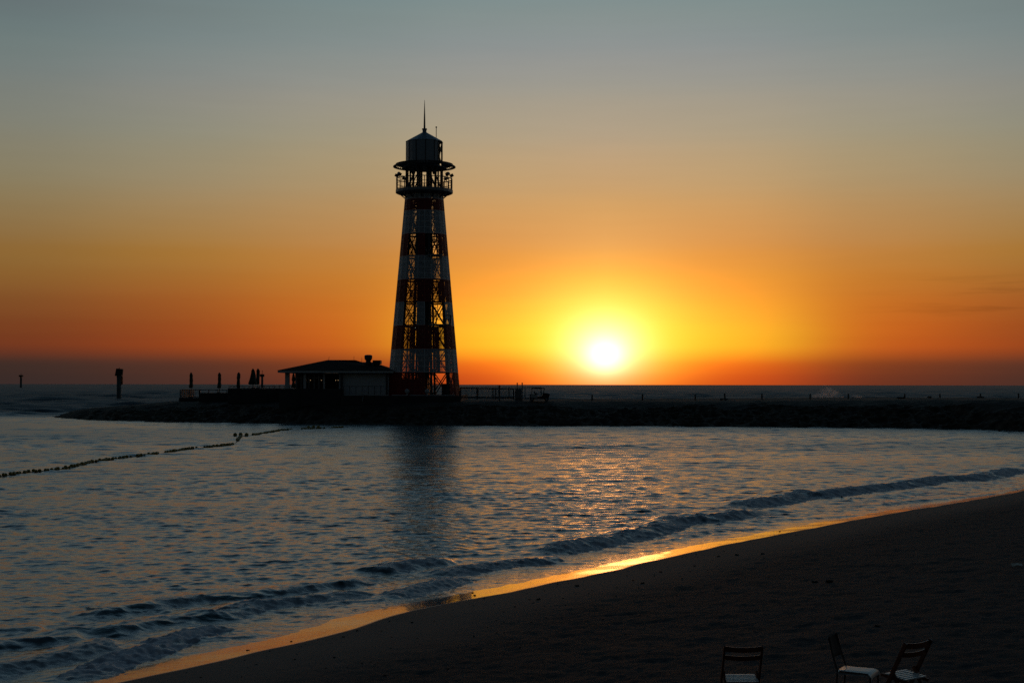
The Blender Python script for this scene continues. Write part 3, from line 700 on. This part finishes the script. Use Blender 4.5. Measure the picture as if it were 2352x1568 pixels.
for i, (u, v) in enumerate(((713, 873), (738, 873), (771, 873), (783, 873), (787, 873))):
    if i == 3: u = 780.2
    if i == 4: u = 776.6
    Y = PY + (.3 if u < 745 else 1.2); p = at(u, v, Y)
    lm = thing('pendant_lamp', 'small lit bulb hanging in the shade of the pavilion front', 'lamp', p, 'small lit bulbs under the pavilion eave')
    MB().ball(p, .045, .045, .05, 8, 6).build('bulb', M['lamp'], lm); MB().tube(p + Vector((0, 0, .1)), (p.x, p.y, ze0 + .01), .012, n=5).build('cord', M['steel'], lm)

# ------------------------------------------------------------------ railings and fences
def railing(name, label, pts, rails, step, zfun, pr, baluster=0, m='steel', cat='railing', group=None, mesh=False):
    root = thing(name, label, cat, pts[0], group)
    rmb, bmb = MB(), MB()
    for A, B in zip(pts[:-1], pts[1:]):
        A, B = Vector(A), Vector(B)
        n = max(1, round((B - A).length / step))
        for h in rails: rmb.bar(A + Vector((0, 0, h)), B + Vector((0, 0, h)), pr * .9)
        for i in range(n + 1):
            q = A.lerp(B, i / n); MB().bar(q, q + Vector((0, 0, max(rails) + .06)), pr).build('post', M[m], root)
        if baluster:
            k = int((B - A).length / baluster)
            for i in range(k): q = A.lerp(B, (i + .5) / k); bmb.bar(q + Vector((0, 0, min(rails) if len(rails) > 1 else .05)), q + Vector((0, 0, max(rails))), pr * .3)
        if mesh:
            L_ = (B - A).length; k = int(L_ / .28); hh = max(rails)
            for i in range(-4, k):
                for sg in (0, 1):
                    t0, t1 = i * .28, i * .28 + hh
                    if sg: t0, t1 = t1, t0
                    c0, c1 = np.clip([t0, t1], 0, L_)
                    if abs(t1 - t0) < 1e-6 or c0 == c1: continue
                    s0, s1 = (c0 - t0) / (t1 - t0), (c1 - t0) / (t1 - t0)
                    bmb.bar(A.lerp(B, c0 / L_) + Vector((0, 0, s0 * hh)), A.lerp(B, c1 / L_) + Vector((0, 0, s1 * hh)), .012)
    rmb.build('rail', M[m], root)
    if bmb.v: bmb.build('wire_mesh' if mesh else 'balusters', M[m], root)
    return root
hlo = tz(440, 895.2, YA) - z_lo
railing('terrace_railing', 'open dark railing round the low left end of the terrace', [(tx(413, Y=YA), YA + 9, z_lo), (tx(413, Y=YA), YA + .3, z_lo), (tx(456.5, Y=YA), YA + .3, z_lo)], [hlo, .12], 1.25, None, .10, .32)
railing('terrace_railing', 'dark railing standing on the middle step of the terrace', [(tx(458, Y=YB), YB + .3, z_mid), (tx(520, Y=YB), YB + .3, z_mid)], [tz(490, 895.2, YB) - z_mid], 1.25, None, .10, 0)
railing('terrace_railing', 'dark railing with open gaps behind the closed parasols on the upper deck', [(tx(526, Y=207) , 207, z_up), (tx(688, Y=207), 207, z_up)], [at(600, 886.5, 207).z - z_up, .1], .75, None, .08, 0)
railing('pavilion_railing', 'dark railing in front of the white pavilion wall', [(px(789, 188), 188, z_fl), (px(889, 188), 188, z_fl)], [at(800, 887, 188).z - z_fl], .88, None, .07, 0)
zf = tz(1100, 917)
fz = lambda u, v=889.6: at(u, v, 187).z - zf
railing('wire_fence', 'dark wire fence running right from the lighthouse foot to the buggy', [(tx(1058), 187, zf), (tx(1243), 187, zf)], [fz(1150), .15], 1.95, None, .09, 0, cat='fence', mesh=True)
railing('slatted_fence', 'low slatted fence behind the wire fence beside the lighthouse', [(tx(1054), 190, zf), (tx(1180), 190, zf - .1)], [1.45, .3], 2.4, None, .14, .16, m='timber', cat='fence')
for u, h, lab in ((1147, 884.5, 'short thick post rising just above the wire fence'), (1188, 878.6, 'thin tall pole by the grey board, the left of two'), (1199.4, 878.3, 'thin tall pole right of the grey board, nearer the buggy')):
    p = at(u, 917, 187.6); q = at(u, h, 187.6)
    tag(MB().tube((q.x, 187.6, zf - .3), q, .09 if u < 1160 else .06).tube(q - Vector((0, 0, .3)), q, .12 if u < 1160 else .075).build('fence_pole', M['steel']), lab, 'pole')
p0, p1 = at(1183, 920, 187.3), at(1198, 892, 187.3)
gb = thing('utility_cabinet', 'pale grey upright cabinet behind the wire fence left of the buggy', 'cabinet', (p0.x, 187.3, zf - .3))
MB().box(p0.x, p1.x, 187.25, 187.9, zf - .3, p1.z).build('body', M['grey'], gb); MB().box(p0.x + .1, p1.x - .1, 187.22, 187.249, zf, p1.z - .15).build('door', M['grey'], gb)
# life ring and lights on the terrace edge
p = at(838.5, 901, TY - .2)
lb = thing('life_ring', 'pale life ring hanging on the terrace edge below the pavilion', 'life ring', p)
mb = MB(); pts_ = [p + Vector((.32 * math.cos(a), 0, .32 * math.sin(a))) for a in np.linspace(0, 6.2832, 19)]
mb.path(pts_, .09, 8).build('ring', M['kerb'], lb); MB().path([p + Vector((-.2, -.02, -.3)), p + Vector((-.3, -.03, -.8)), p + Vector((-.34, -.03, -1.2))], .03).build('line', M['kerb'], lb)
for u, lab in ((935, 'stubby pale globe light on the kerb at the lighthouse foot, the left one'), (981, 'stubby pale globe light on the kerb at the lighthouse foot, the right one')):
    p = at(u, 908, TY + .45)
    g = thing('bollard_light', lab, 'light', (p.x, TY + .45, z_fl))
    MB().tube((p.x, p.y, z_fl), (p.x, p.y, z_fl + .35), .13).build('stem', M['kerb'], g)
    MB().ball((p.x, p.y, z_fl + .58), .32, n=14, m=8).build('globe', M['kerb'], g, True)
p = at(494, 916, TY - .4)

# ------------------------------------------------------------------ parasols
UMB = [(439, 854.7, 204, z_lo, .27, 'closed dark parasol at the far left end of the low deck'),
       (504, 855, 201, z_mid, .26, 'closed dark parasol second from the left on the terrace'),
       (548, 854.5, 198, z_up, .25, 'closed dark parasol in the middle of the upper deck, standing alone'),
       (581, 845.8, 198, z_up, .47, 'tall wide closed parasol with a flared skirt on the upper deck'),
       (592.5, 845.8, 199, z_up, .26, 'tall slim closed parasol between the flared one and the sea pile')]
for u, v, Y, zb_, r, lab in UMB:
    q = at(u, v, Y); root = thing('parasol', lab, 'parasol', (q.x, Y, zb_), 'closed parasols on the terrace')
    H_ = q.z - zb_; ph = random.random() * 6
    wob = lambda a, z: 1 + .16 * math.sin(3 * a + ph + z * 2) + .10 * math.sin(5 * a + z * 5)
    low = zb_ + max(.12, H_ - 2.25)
    pr = [(r * .55, low), (r * 1.0, low + .1), (r * .95, low + .5), (r * .78, zb_ + H_ * .55), (r * .92, zb_ + H_ * .66), (r * .82, zb_ + H_ * .80), (r * .9, zb_ + H_ * .875), (r * .4, zb_ + H_ * .97), (r * .08, zb_ + H_)] if r < .4 else \
         [(r * .9, low), (r * 1.25, low + .12), (r * 1.05, zb_ + H_ * .4), (r * .72, zb_ + H_ * .68), (r * .5, zb_ + H_ * .82), (r * .45, zb_ + H_ * .88), (r * .2, zb_ + H_ * .97), (r * .05, zb_ + H_)]
    MB().lathe(pr, q.x, Y, 14, wob).build('canopy', M['canvas'], root, True)
    MB().tube((q.x, Y, zb_), (q.x, Y, zb_ + H_ * .5), .04).build('pole', M['timber'], root)
    MB().lathe([(.3, zb_), (.3, zb_ + .06), (.06, zb_ + .10), (.05, zb_ + .25)], q.x, Y, 12).build('base', M['concrete'], root)

# ------------------------------------------------------------------ piles in the sea
def pile(u, vt, vb, Y, wpx, name, label, kind):
    t, b0 = at(u, vt, Y), at(u, vb, Y); s_ = Y / F
    root = thing(name, label, 'marker pile', (b0.x, Y, -1)); zb_ = -1.0
    r = wpx / 2 * s_; H_ = t.z
    if kind == 'big':
        MB().lathe([(r, zb_), (r, at(u, 866, Y).z)], b0.x, Y, 16).build('pile', M['pile'], root)
        MB().lathe([(r * 1.1, at(u, 867, Y).z), (r * 1.1, at(u, 863, Y).z)], b0.x, Y, 16).build('collar', M['pile'], root)
        z0_, z1_ = at(u, 863, Y).z, at(u, 846, Y).z
        x0, x1 = at(265, 850, Y).x, at(280.5, 850, Y).x; d = 3.5 * s_
        MB().add([(x0, Y - r, z0_), (x1, Y - r, z0_), (x1, Y + r, z0_), (x0, Y + r, z0_), (x0 + d * .9, Y - r, z1_), (x1 + .2, Y - r, z1_ - .15), (x1 + .2, Y + r, z1_ - .15), (x0 + d * .9, Y + r, z1_)],
                 [(3, 2, 1, 0), (4, 5, 6, 7), (0, 1, 5, 4), (1, 2, 6, 5), (2, 3, 7, 6), (3, 0, 4, 7)]).build('daymark_box', M['board'], root)
        xp0, xp1 = at(279, 850, Y).x, at(284, 850, Y).x
        MB().box(xp0, xp1, Y - r - .4, Y - r - .1, at(u, 860, Y).z, at(u, 848, Y).z).build('side_board', M['board'], root)
        MB().box(at(279.4, 850, Y).x, at(282.2, 850, Y).x, Y - .2, Y + .2, at(u, 883, Y).z, at(u, 863.5, Y).z).build('hanging_board', M['redboard'], root)
        MB().tube((b0.x, Y, z1_ - .2), (b0.x, Y, z1_ + .25), .12).build('lamp', M['steel'], root)
    else:
        vbx = vt + (14 if kind == 'near' else 8)
        MB().lathe([(r, zb_), (r * .92, at(u, vbx, Y).z)], b0.x, Y, 14).build('pile', M['pile'], root)
        w = r * 1.55
        MB().box(b0.x - w, b0.x + w, Y - w, Y + w, at(u, vbx, Y).z, at(u, vt + (8 if kind == 'near' else 4), Y).z).build('platform_box', M['board'], root)
        za = at(u, vt + (8 if kind == 'near' else 4), Y).z
        MB().tube((b0.x, Y, za), (b0.x, Y, H_), .22 * r, .12 * r).ball((b0.x, Y, H_ - .25 * r), .35 * r, n=8, m=6).build('lantern', M['steel'], root)
pile(273, 845, 921, 430, 10.4, 'marker_pile', 'large round steel pile with a tilted box and a hanging red board', 'big')
pile(48, 857, 891.5, 1750, 5.0, 'marker_pile', 'small distant pile with a box on top near the left edge of the horizon', 'far')
pile(602, 851, 905, 620, 5.6, 'marker_pile', 'pale green pile with a dark box rising behind the tall parasols', 'near')

# ------------------------------------------------------------------ buggy
BY = 184.6
def bp_(u, v, Y=BY): return at(u, v, Y)
zg = bp_(1238, 921).z
cg = thing('golf_buggy', 'small open utility buggy with a flat canopy parked at the fence end', 'buggy', (bp_(1238, 921).x, BY, zg))
s_ = BY / F; x0 = bp_(1214, 900).x; Z_ = lambda v: bp_(1238, v).z; X_ = lambda u: bp_(u, 900).x
def prism(pts, y0, y1):
    n = len(pts); vs = [(x, y0, z) for x, z in pts] + [(x, y1, z) for x, z in pts]
    return MB().add(vs, [tuple(range(n)), tuple(range(n, 2 * n))[::-1]] + [(i, i + n, (i + 1) % n + n, (i + 1) % n) for i in range(n)])
hw_ = .62
prism([(X_(1217), Z_(916)), (X_(1258), Z_(916)), (X_(1262), Z_(910)), (X_(1262.5), Z_(904.5)), (X_(1256), Z_(902.6)), (X_(1247), Z_(901.5)), (X_(1244.5), Z_(910)), (X_(1233), Z_(910)), (X_(1232), Z_(905)), (X_(1217), Z_(905))], BY - hw_, BY + hw_).build('body', M['cartdark'], cg, bevel=.03)
prism([(X_(1218), Z_(912)), (X_(1234), Z_(914)), (X_(1233), Z_(909)), (X_(1229), Z_(905.5)), (X_(1219), Z_(905.5))], BY - hw_ - .05, BY - hw_ - .004).build('fender', M['cart'], cg)
prism([(X_(1219), Z_(892.6)), (X_(1251), Z_(892.6)), (X_(1252), Z_(891.6)), (X_(1249), Z_(890.3)), (X_(1222), Z_(890.3))], BY - hw_ - .05, BY + hw_ + .05).build('canopy', M['cartdark'], cg)
for u, ub in ((1222, 1221), (1243, 1243), (1250, 1247.5)):
    for y in (-hw_ + .04, hw_ - .04): MB().bar((X_(u), BY + y, Z_(892.5)), (X_(ub), BY + y, Z_(906)), .06).build('canopy_post', M['cartdark'], cg)
MB().box(X_(1228), X_(1236), BY - .5, BY + .5, Z_(905), Z_(902.5)).box(X_(1226.5), X_(1228.5), BY - .5, BY + .5, Z_(904), Z_(897.5)).build('seat', M['cartdark'], cg)
MB().bar((X_(1246), BY - .25, Z_(903)), (X_(1241.5), BY - .25, Z_(899)), .05).tube((X_(1241.8), BY - .25, Z_(899.4)), (X_(1241.2), BY - .25, Z_(898.8)), .2, n=12).build('steering_wheel', M['rubber'], cg)
for u in (1222, 1255):
    for y in (-hw_ - .04, hw_ - .16):
        w = MB().tube((X_(u), BY + y, zg + .27), (X_(u), BY + y + .2, zg + .27), .27, n=16).build('wheel', M['rubber'], cg)
        MB().tube((X_(u), BY + y - .006, zg + .27), (X_(u), BY + y + .01, zg + .27), .14, n=12).build('rim', M['grey'], w)

# ------------------------------------------------------------------ posts along the spit
POST = [(1360, 906, 923), (1475.7, 905, 922), (1597, 906, 921), (1664.7, 903.5, 920), (1750, 903.7, 920.5), (1861, 903.5, 921), (1948.6, 904, 921.5), (2078, 903.5, 921.5), (2159, 904.3, 922), (2252, 903.5, 922), (2339.4, 902.9, 920)]
ORD = ['first', 'second', 'third', 'fourth', 'fifth', 'sixth', 'seventh', 'eighth', 'ninth', 'tenth', 'eleventh']
pproto = None
for i, (u, vt, vb) in enumerate(POST):
    x = at(u, 920, 190).x; Y = max(spit_y(x) + 17, 189); b0 = at(u, vb, Y); t = at(u, vt, Y); b0.z = min(b0.z, spit_z(b0.x, Y - spit_y(b0.x))); H_ = max(.6, t.z - b0.z)
    lab = ORD[i] + ' dark post to the right of the buggy along the headland top'
    if pproto is None:
        root = thing('path_post', lab, 'post', (b0.x, Y, b0.z), 'dark posts along the headland path')
        MB().lathe([(.10, b0.z - .6), (.10, b0.z + .80), (.085, b0.z + .81), (.085, b0.z + .84), (.105, b0.z + .85), (.105, b0.z + .96), (.05, b0.z + 1.0)], b0.x, Y, 10).build('shaft', M['timber'], root)
        MB().lathe([(.15, b0.z - .3), (.15, b0.z + .04), (.11, b0.z + .06)], b0.x, Y, 10).build('foot', M['concrete'], root)
        pproto = root
    else:
        root = copy_tree(pproto); root.location = (b0.x, Y, b0.z); tag(root, lab, 'post', 'dark posts along the headland path')
    root.scale = (1, 1, H_)

# ------------------------------------------------------------------ float line
line_px = [(-60, 1097), (0, 1092), (60, 1084), (150, 1075), (210, 1060), (260, 1053), (330, 1045), (400, 1035), (440, 1029), (500, 1024), (535, 1020), (545, 1013), (549, 1005), (556, 1000), (585, 998), (620, 992), (650, 987), (720, 983.3), (745, 983), (800, 980)]
LP_ = [gz(u, v, .05) for u, v in line_px]
fl = thing('float_line', 'long line of round yellow floats curving across the bay to the headland', 'buoy line', LP_[0])
MB().path([p - Vector((0, 0, .03)) for p in LP_], .025, 5).build('rope', M['rope'], fl)
pos = []
for a, b_ in zip(LP_[:-1], LP_[1:]):
    n = max(1, int((b_ - a).length / .34))
    for i in range(n): pos.append(a.lerp(b_, i / n))
rest = MB(); proto = None; cnt = 0
for p in pos:
    if vnoise(np.array([p.x * .55 + p.y * .3]), np.array([3.3]), 81)[0] < .27: continue
    p = p + Vector((random.uniform(-.06, .06), random.uniform(-.12, .12), random.uniform(0, .05)))
    rr_ = random.uniform(.85, 1.25)
    if cnt < 100:
        if proto is None: proto = MB().ball(fl.location, .105, .105, .095, 10, 7).build('float', M['float'], fl, True); o = proto
        else: o = proto.copy(); C.objects.link(o); o.parent = fl
        o.location = p - fl.location; o.scale = (rr_,) * 3
    else: rest.ball(p, .12 * rr_, .12 * rr_, .11 * rr_, 8, 6)
    cnt += 1
if rest.v:
    o = rest.build('float_run', M['float'], fl, True); o['kind'] = 'stuff'
for u, v, lab in ((553, 999, 'pair of larger clustered floats where the float line bends'), (720, 981.5, 'dark float clump near the headland end of the float line')):
    p = gz(u, v, .1); mb = MB()
    for k in range(3): mb.ball(p + Vector((.55 * (k - 1), random.uniform(-.1, .1), random.uniform(.03, .1))), .2, .2, .2, 10, 7)
    tag(mb.build('marker_float', M['float'], None, True), lab, 'float')

# ------------------------------------------------------------------ chairs
def ground_at(u, v_seat, h):
    """depth at which a seat of height h stands on the sand under the picture point"""
    lo, hi = 10., 40.
    for _ in range(40):
        Y = (lo + hi) / 2; p = at(u, v_seat, Y); g = ground_z(p.x, p.y)
        if p.z - g > h: lo = Y
        else: hi = Y
    return at(u, v_seat, Y), ground_z(p.x, p.y)
def folding_chair(label, p, g, yaw):
    root = thing('folding_chair', label, 'folding chair', (0, 0, 0), 'wooden folding chairs on the beach')
    # local frame: sitter faces +Y, origin on the ground below the seat centre
    W = .225
    for sx in (-1, 1):
        MB().bar((sx * W, .30, 0), (sx * W, -.26, .84), .022, .045, up=(1, 0, 0)).build('backrest_leg', M['chairwood'], root, bevel=.003) if False else \
        MB().bar((sx * W, .26, 0), (sx * W, -.20, .88), .05, .024, up=(1, 0, 0)).build('backrest_leg', M['chairwood'], root, bevel=.004)
        MB().bar((sx * (W - .03), -.27, 0), (sx * (W - .03), .03, .54), .045, .022, up=(1, 0, 0)).build('rear_leg', M['chairwood'], root, bevel=.004)
        MB().bar((sx * (W - .055), -.20, .415), (sx * (W - .055), .20, .455), .024, .035).build('seat_rail', M['chairwood'], root, bevel=.003)
    for zc_, hh in ((.845, .06), (.735, .055)):
        yb = -.20 + (.88 - zc_) * (.46 / .88); mb = MB(); n = 10; prev = None
        vs, fs = [], []
        for i in range(n + 1):
            x = -W + 2 * W * i / n; sag = -.03 * (1 - (2 * i / n - 1) ** 2)
            for dy in (-.009, .009):
                for dz in (-hh / 2, hh / 2): vs.append((x, yb + sag + dy, zc_ + dz - .012 * (1 - (2 * i / n - 1) ** 2)))
        for i in range(n):
            o_ = 4 * i
            for a, b_ in ((0, 1), (1, 3), (3, 2), (2, 0)): fs.append((o_ + a, o_ + b_, o_ + 4 + b_, o_ + 4 + a))
        fs += [(0, 2, 3, 1), (4 * n, 4 * n + 1, 4 * n + 3, 4 * n + 2)]
        mb.add(vs, fs).build('back_slat', M['chairwood'], root)
    sl_ = MB()
    for i in range(6):
        y = -.165 + .052 * i; z = .438 + .10 * (y + .2)
        sl_.box(-W + .035, W - .035, y, y + .044, z, z + .014)
    sl_.build('seat', M['slat'], root)
    MB().bar((-W, .17, .15), (W, .17, .15), .03, .02).build('stretcher', M['chairwood'], root)
    MB().bar((-W + .03, -.2, .15), (W - .03, -.2, .15), .03, .02).build('stretcher', M['chairwood'], root)
    root.location = (p.x, p.y, g - .015); root.rotation_euler = (0, 0, R(yaw))
p, g = ground_at(1701, 1555.5, .45)
CH1 = (p, g); folding_chair('red brown folding chair seen squarely from behind, pale slatted seat', p, g, 1)
p, g = ground_at(2078, 1548, .45)
folding_chair('red brown folding chair turned aside, rightmost chair on the sand', p, g, 36)
# metal chair between them
p, g = ground_at(1971, 1531, .46)
root = thing('metal_chair', 'dark metal chair with a scuffed white seat between the folding chairs', 'chair')
def rbar(pts, r): return MB().path([Vector(q) for q in pts], r, 8)
for sx in (-.19, .19):
    rbar([(sx, .20, 0), (sx, .19, .40), (sx, .16, .435), (sx, -.18, .44)], .011).build('front_leg', M['metalchair'], root)
    rbar([(sx, -.24, 0), (sx, -.20, .44), (sx * .95, -.27, .66), (sx * .85, -.31, .84)], .011).build('rear_leg', M['metalchair'], root)
vs, fs, n = [], [], 9                                    # curved back plate with a rolled top
for j in range(7):
    z = .58 + .27 * j / 6; y0 = -.245 - .075 * j / 6
    for i in range(n):
        x = (-1 + 2 * i / (n - 1)); zz = z - (.03 * x * x if j == 6 else .0)
        yy = y0 - .035 * (1 - x * x)
        for d in (-.006, .006): vs.append((x * .185, yy + d, zz))
for j in range(6):
    for i in range(n - 1):
        a = 2 * (j * n + i); b_ = a + 2; c = a + 2 * n; d = c + 2
        fs += [(a, b_, d, c), (a + 1, c + 1, d + 1, b_ + 1)]
for i in range(n - 1):
    a = 2 * i; fs.append((a, a + 1, a + 3, a + 2)); a = 2 * (6 * n + i); fs.append((a, a + 2, a + 3, a + 1))
for j in range(6):
    for i in (0, n - 1):
        a = 2 * (j * n + i); c = a + 2 * n; fs.append((a, c, c + 1, a + 1))
MB().add(vs, fs).build('backrest', M['metalchair'], root, True)
vs, fs = [], []                                          # seat with a front lip that rolls down
prof_ = [(-.20, .452), (-.1, .449), (.05, .450), (.15, .452), (.185, .445), (.205, .425), (.212, .39)]
for y, z in prof_:
    for x in np.linspace(-.205, .205, 7):
        dz = -.018 * max(0, abs(x) / .205 - .7) / .3
        vs += [(x, y, z + dz), (x, y, z + dz - .02)]
for j in range(len(prof_) - 1):
    for i in range(6):
        a = 2 * (j * 7 + i); b_ = a + 2; c = a + 14; d = c + 2
        fs += [(a, b_, d, c), (a + 1, c + 1, d + 1, b_ + 1)]
for i in range(6):
    a = 2 * i; fs.append((a, a + 1, a + 3, a + 2)); a = 2 * ((len(prof_) - 1) * 7 + i); fs.append((a, a + 2, a + 3, a + 1))
for j in range(len(prof_) - 1):
    for i in (0, 6): a = 2 * (j * 7 + i); c = a + 14; fs.append((a, c, c + 1, a + 1))
MB().add(vs, fs).build('seat', M['seatpad'], root, True)
root.location = (p.x, p.y, g - .015); root.rotation_euler = (0, 0, R(-118))

# ------------------------------------------------------------------ small things on the sand
def on_sand(u, v):
    lo, hi = 12., 120.
    for _ in range(45):
        Y = (lo + hi) / 2; p = at(u, v, Y)
        if p.z > ground_z(p.x, p.y): lo = Y
        else: hi = Y
    p = at(u, v, Y); return Vector((p.x, p.y, ground_z(p.x, p.y)))
weeds = [(821, 1448, 8), (1238, 1377, 13), (1326, 1345, 10), (1476, 1339, 9), (1518, 1313, 8), (1650, 1278, 8), (1692, 1274, 9), (1752, 1272, 9), (1595, 1299, 6), (569, 1493, 8), (588, 1526, 7), (669, 1472, 5), (1792, 1220, 5), (1090, 1367, 7), (1903, 1337, 22), (1872, 1337, 14), (2015, 1438, 14), (1225, 1384, 6), (1085, 1361, 6)]
for i, (u, v, w) in enumerate(weeds):
    p = on_sand(u, v); r = w / 2 / F * p.y; mb = MB()
    for k in range(7):
        q = p + Vector((random.uniform(-.7, .7) * r, random.uniform(-.5, .5) * r, .18 * r))
        mb.ball(q, r * random.uniform(.25, .55), r * random.uniform(.2, .5), r * random.uniform(.2, .42), 7, 5, .3)
    for k in range(5):
        a = random.random() * 6.28; mb.bar(p + Vector((0, 0, .1 * r)), p + Vector((math.cos(a) * r * 1.1, math.sin(a) * r * .9, .25 * r * random.random())), .12 * r, .06 * r)
    big = {14: 'largest dark seaweed clump on the dry sand behind the chairs', 15: 'dark seaweed clump just left of the largest one on the dry sand', 16: 'dark flat seaweed clump above the rightmost folding chair', 1: 'wide dark seaweed clump on the damp sand below the bright reflection'}
    tag(mb.build('seaweed_clump', M['weed']), big.get(i, 'small dark seaweed clump washed up on the smooth damp sand'), 'seaweed', 'dark seaweed clumps on the beach')
p = on_sand(2336, 1300)
vs = [(p.x + x * .13, p.y + y * .1, p.z + z * .06) for x, y, z in [(-1, -.6, .1), (-.2, -.9, .7), (.8, -.5, .2), (1, .5, .9), (.1, .8, .3), (-.9, .6, 1), (0, 0, 1.3)]]
tag(MB().add(vs, [(0, 1, 6), (1, 2, 6), (2, 3, 6), (3, 4, 6), (4, 5, 6), (5, 0, 6), (5, 4, 3, 2, 1, 0)]).build('litter_scrap', M['paper']), 'small pale crumpled scrap lying on the dark sand at the right edge', 'litter')

# bits of shell and weed left by the tide: uncountable grit
mb = MB(); n_g = 0
while n_g < 380:
    y = 20 + 55 * random.random() ** 1.4; x = random.uniform(-9, 30)
    s_, _ = poly_dist(SH, np.array([x]), np.array([y])); s_ = float(s_[0])
    if not (-7 < s_ < -.15) or random.random() > math.exp(s_ / 3.5): continue
    r = random.uniform(.006, .019); z = float(beach_h(np.array([s_]))[0])
    mb.ball((x, y, z + r * .3), r * random.uniform(.8, 1.8), r, r * .6, 6, 4, .3); n_g += 1
o = mb.build('tide_litter', M['weed']); o['kind'] = 'stuff'; o['label'] = 'scattered dark grit and shell bits on the damp sand'; o['category'] = 'debris'

# dark rocks at the waterline on the right
rkn = [(2212, 985.5, 8), (2228, 986, 6), (2246, 986.5, 10), (2262, 988, 7), (2278, 988.5, 12), (2296, 990, 9), (2312, 991, 7), (2326, 990.5, 12), (2342, 992.5, 9), (2270, 991, 5), (2318, 994, 6), (2345, 996, 6)]
for u, v, w in rkn:
    p = gz(u, v, 0); r = w / 2 / F * p.y
    tag(MB().ball(p, r, r * .8, r * random.uniform(.3, .5), 9, 6, .22).build('shore_rock', M['rock']), 'dark low rock at the waterline below the right end of the headland', 'rock', 'dark rocks along the right waterline')
rnd = random.Random(3)
for i in range(4):
    u = (1656, 2056, 2240, 2120)[i]; x = at(u, 919, 190).x; Y = max(spit_y(x) + 15.5, 187.5); z = spit_z(x, Y - spit_y(x))
    lab = ('small dark rock beside the fourth post from the buggy', 'low dark tuft left of the eighth post from the buggy', 'low dark tuft left of the tenth post from the buggy', 'low dark tuft between the eighth and ninth posts from the buggy')[i]
    mb = MB()
    for k in range(6): mb.ball((x + rnd.uniform(-.35, .35), Y + rnd.uniform(-.3, .3), z + .1), rnd.uniform(.10, .22), rnd.uniform(.10, .22), rnd.uniform(.06, .16), 7, 5, .3)
    tag(mb.build('shore_rock' if i == 0 else 'grass_tuft', M['rock'] if i == 0 else M['weed']), lab, 'rock' if i == 0 else 'tuft')

# ------------------------------------------------------------------ spray beyond the spit
def spray(parts, label, dens, seed):
    mb = MB()
    for u, v, ru, rv in parts:
        Y = 232; p = at(u, v, Y); s_ = Y / F; mb.ball(p, ru * s_, ru * s_ * .8, rv * s_, 20, 12, .12)
    m = bpy.data.materials.new('spray_mist'); m.use_nodes = True; n_, l_ = m.node_tree.nodes, m.node_tree.links
    n_.remove(n_['Principled BSDF'])
    v = n_.new('ShaderNodeVolumePrincipled'); v.inputs['Color'].default_value = (.9, .88, .9, 1); v.inputs['Anisotropy'].default_value = .65
    tc = n_.new('ShaderNodeTexCoord'); nz = noise(n_, l_, tc.outputs['Object'], .75, 6, .65)
    l_.new(maprange(n_, l_, nz, .41, .70, 0, dens), v.inputs['Density'])
    l_.new(v.outputs[0], n_['Material Output'].inputs['Volume'])
    o = mb.build('sea_spray', m, None, True); o['kind'] = 'stuff'
    o['label'] = label; o['category'] = 'spray'
    return o
spray([(1903, 906, 27, 15), (1885, 912, 20, 12), (1918, 911, 22, 14), (1897, 898, 16, 11)], 'tall puff of sea spray breaking behind the headland posts', .30, 1)
spray([(1966, 915, 16, 9), (1980, 917, 15, 6)], 'lower puff of sea spray right of the taller one', .30, 2)

# ------------------------------------------------------------------ render settings
SC.view_settings.view_transform = 'Standard'; SC.view_settings.look = 'None'; SC.view_settings.exposure = 0; SC.view_settings.gamma = 1
SC.render.engine = 'CYCLES'
SC.cycles.use_denoising = False; SC.cycles.max_bounces = 6; SC.cycles.volume_bounces = 2; SC.cycles.sample_clamp_indirect = 6
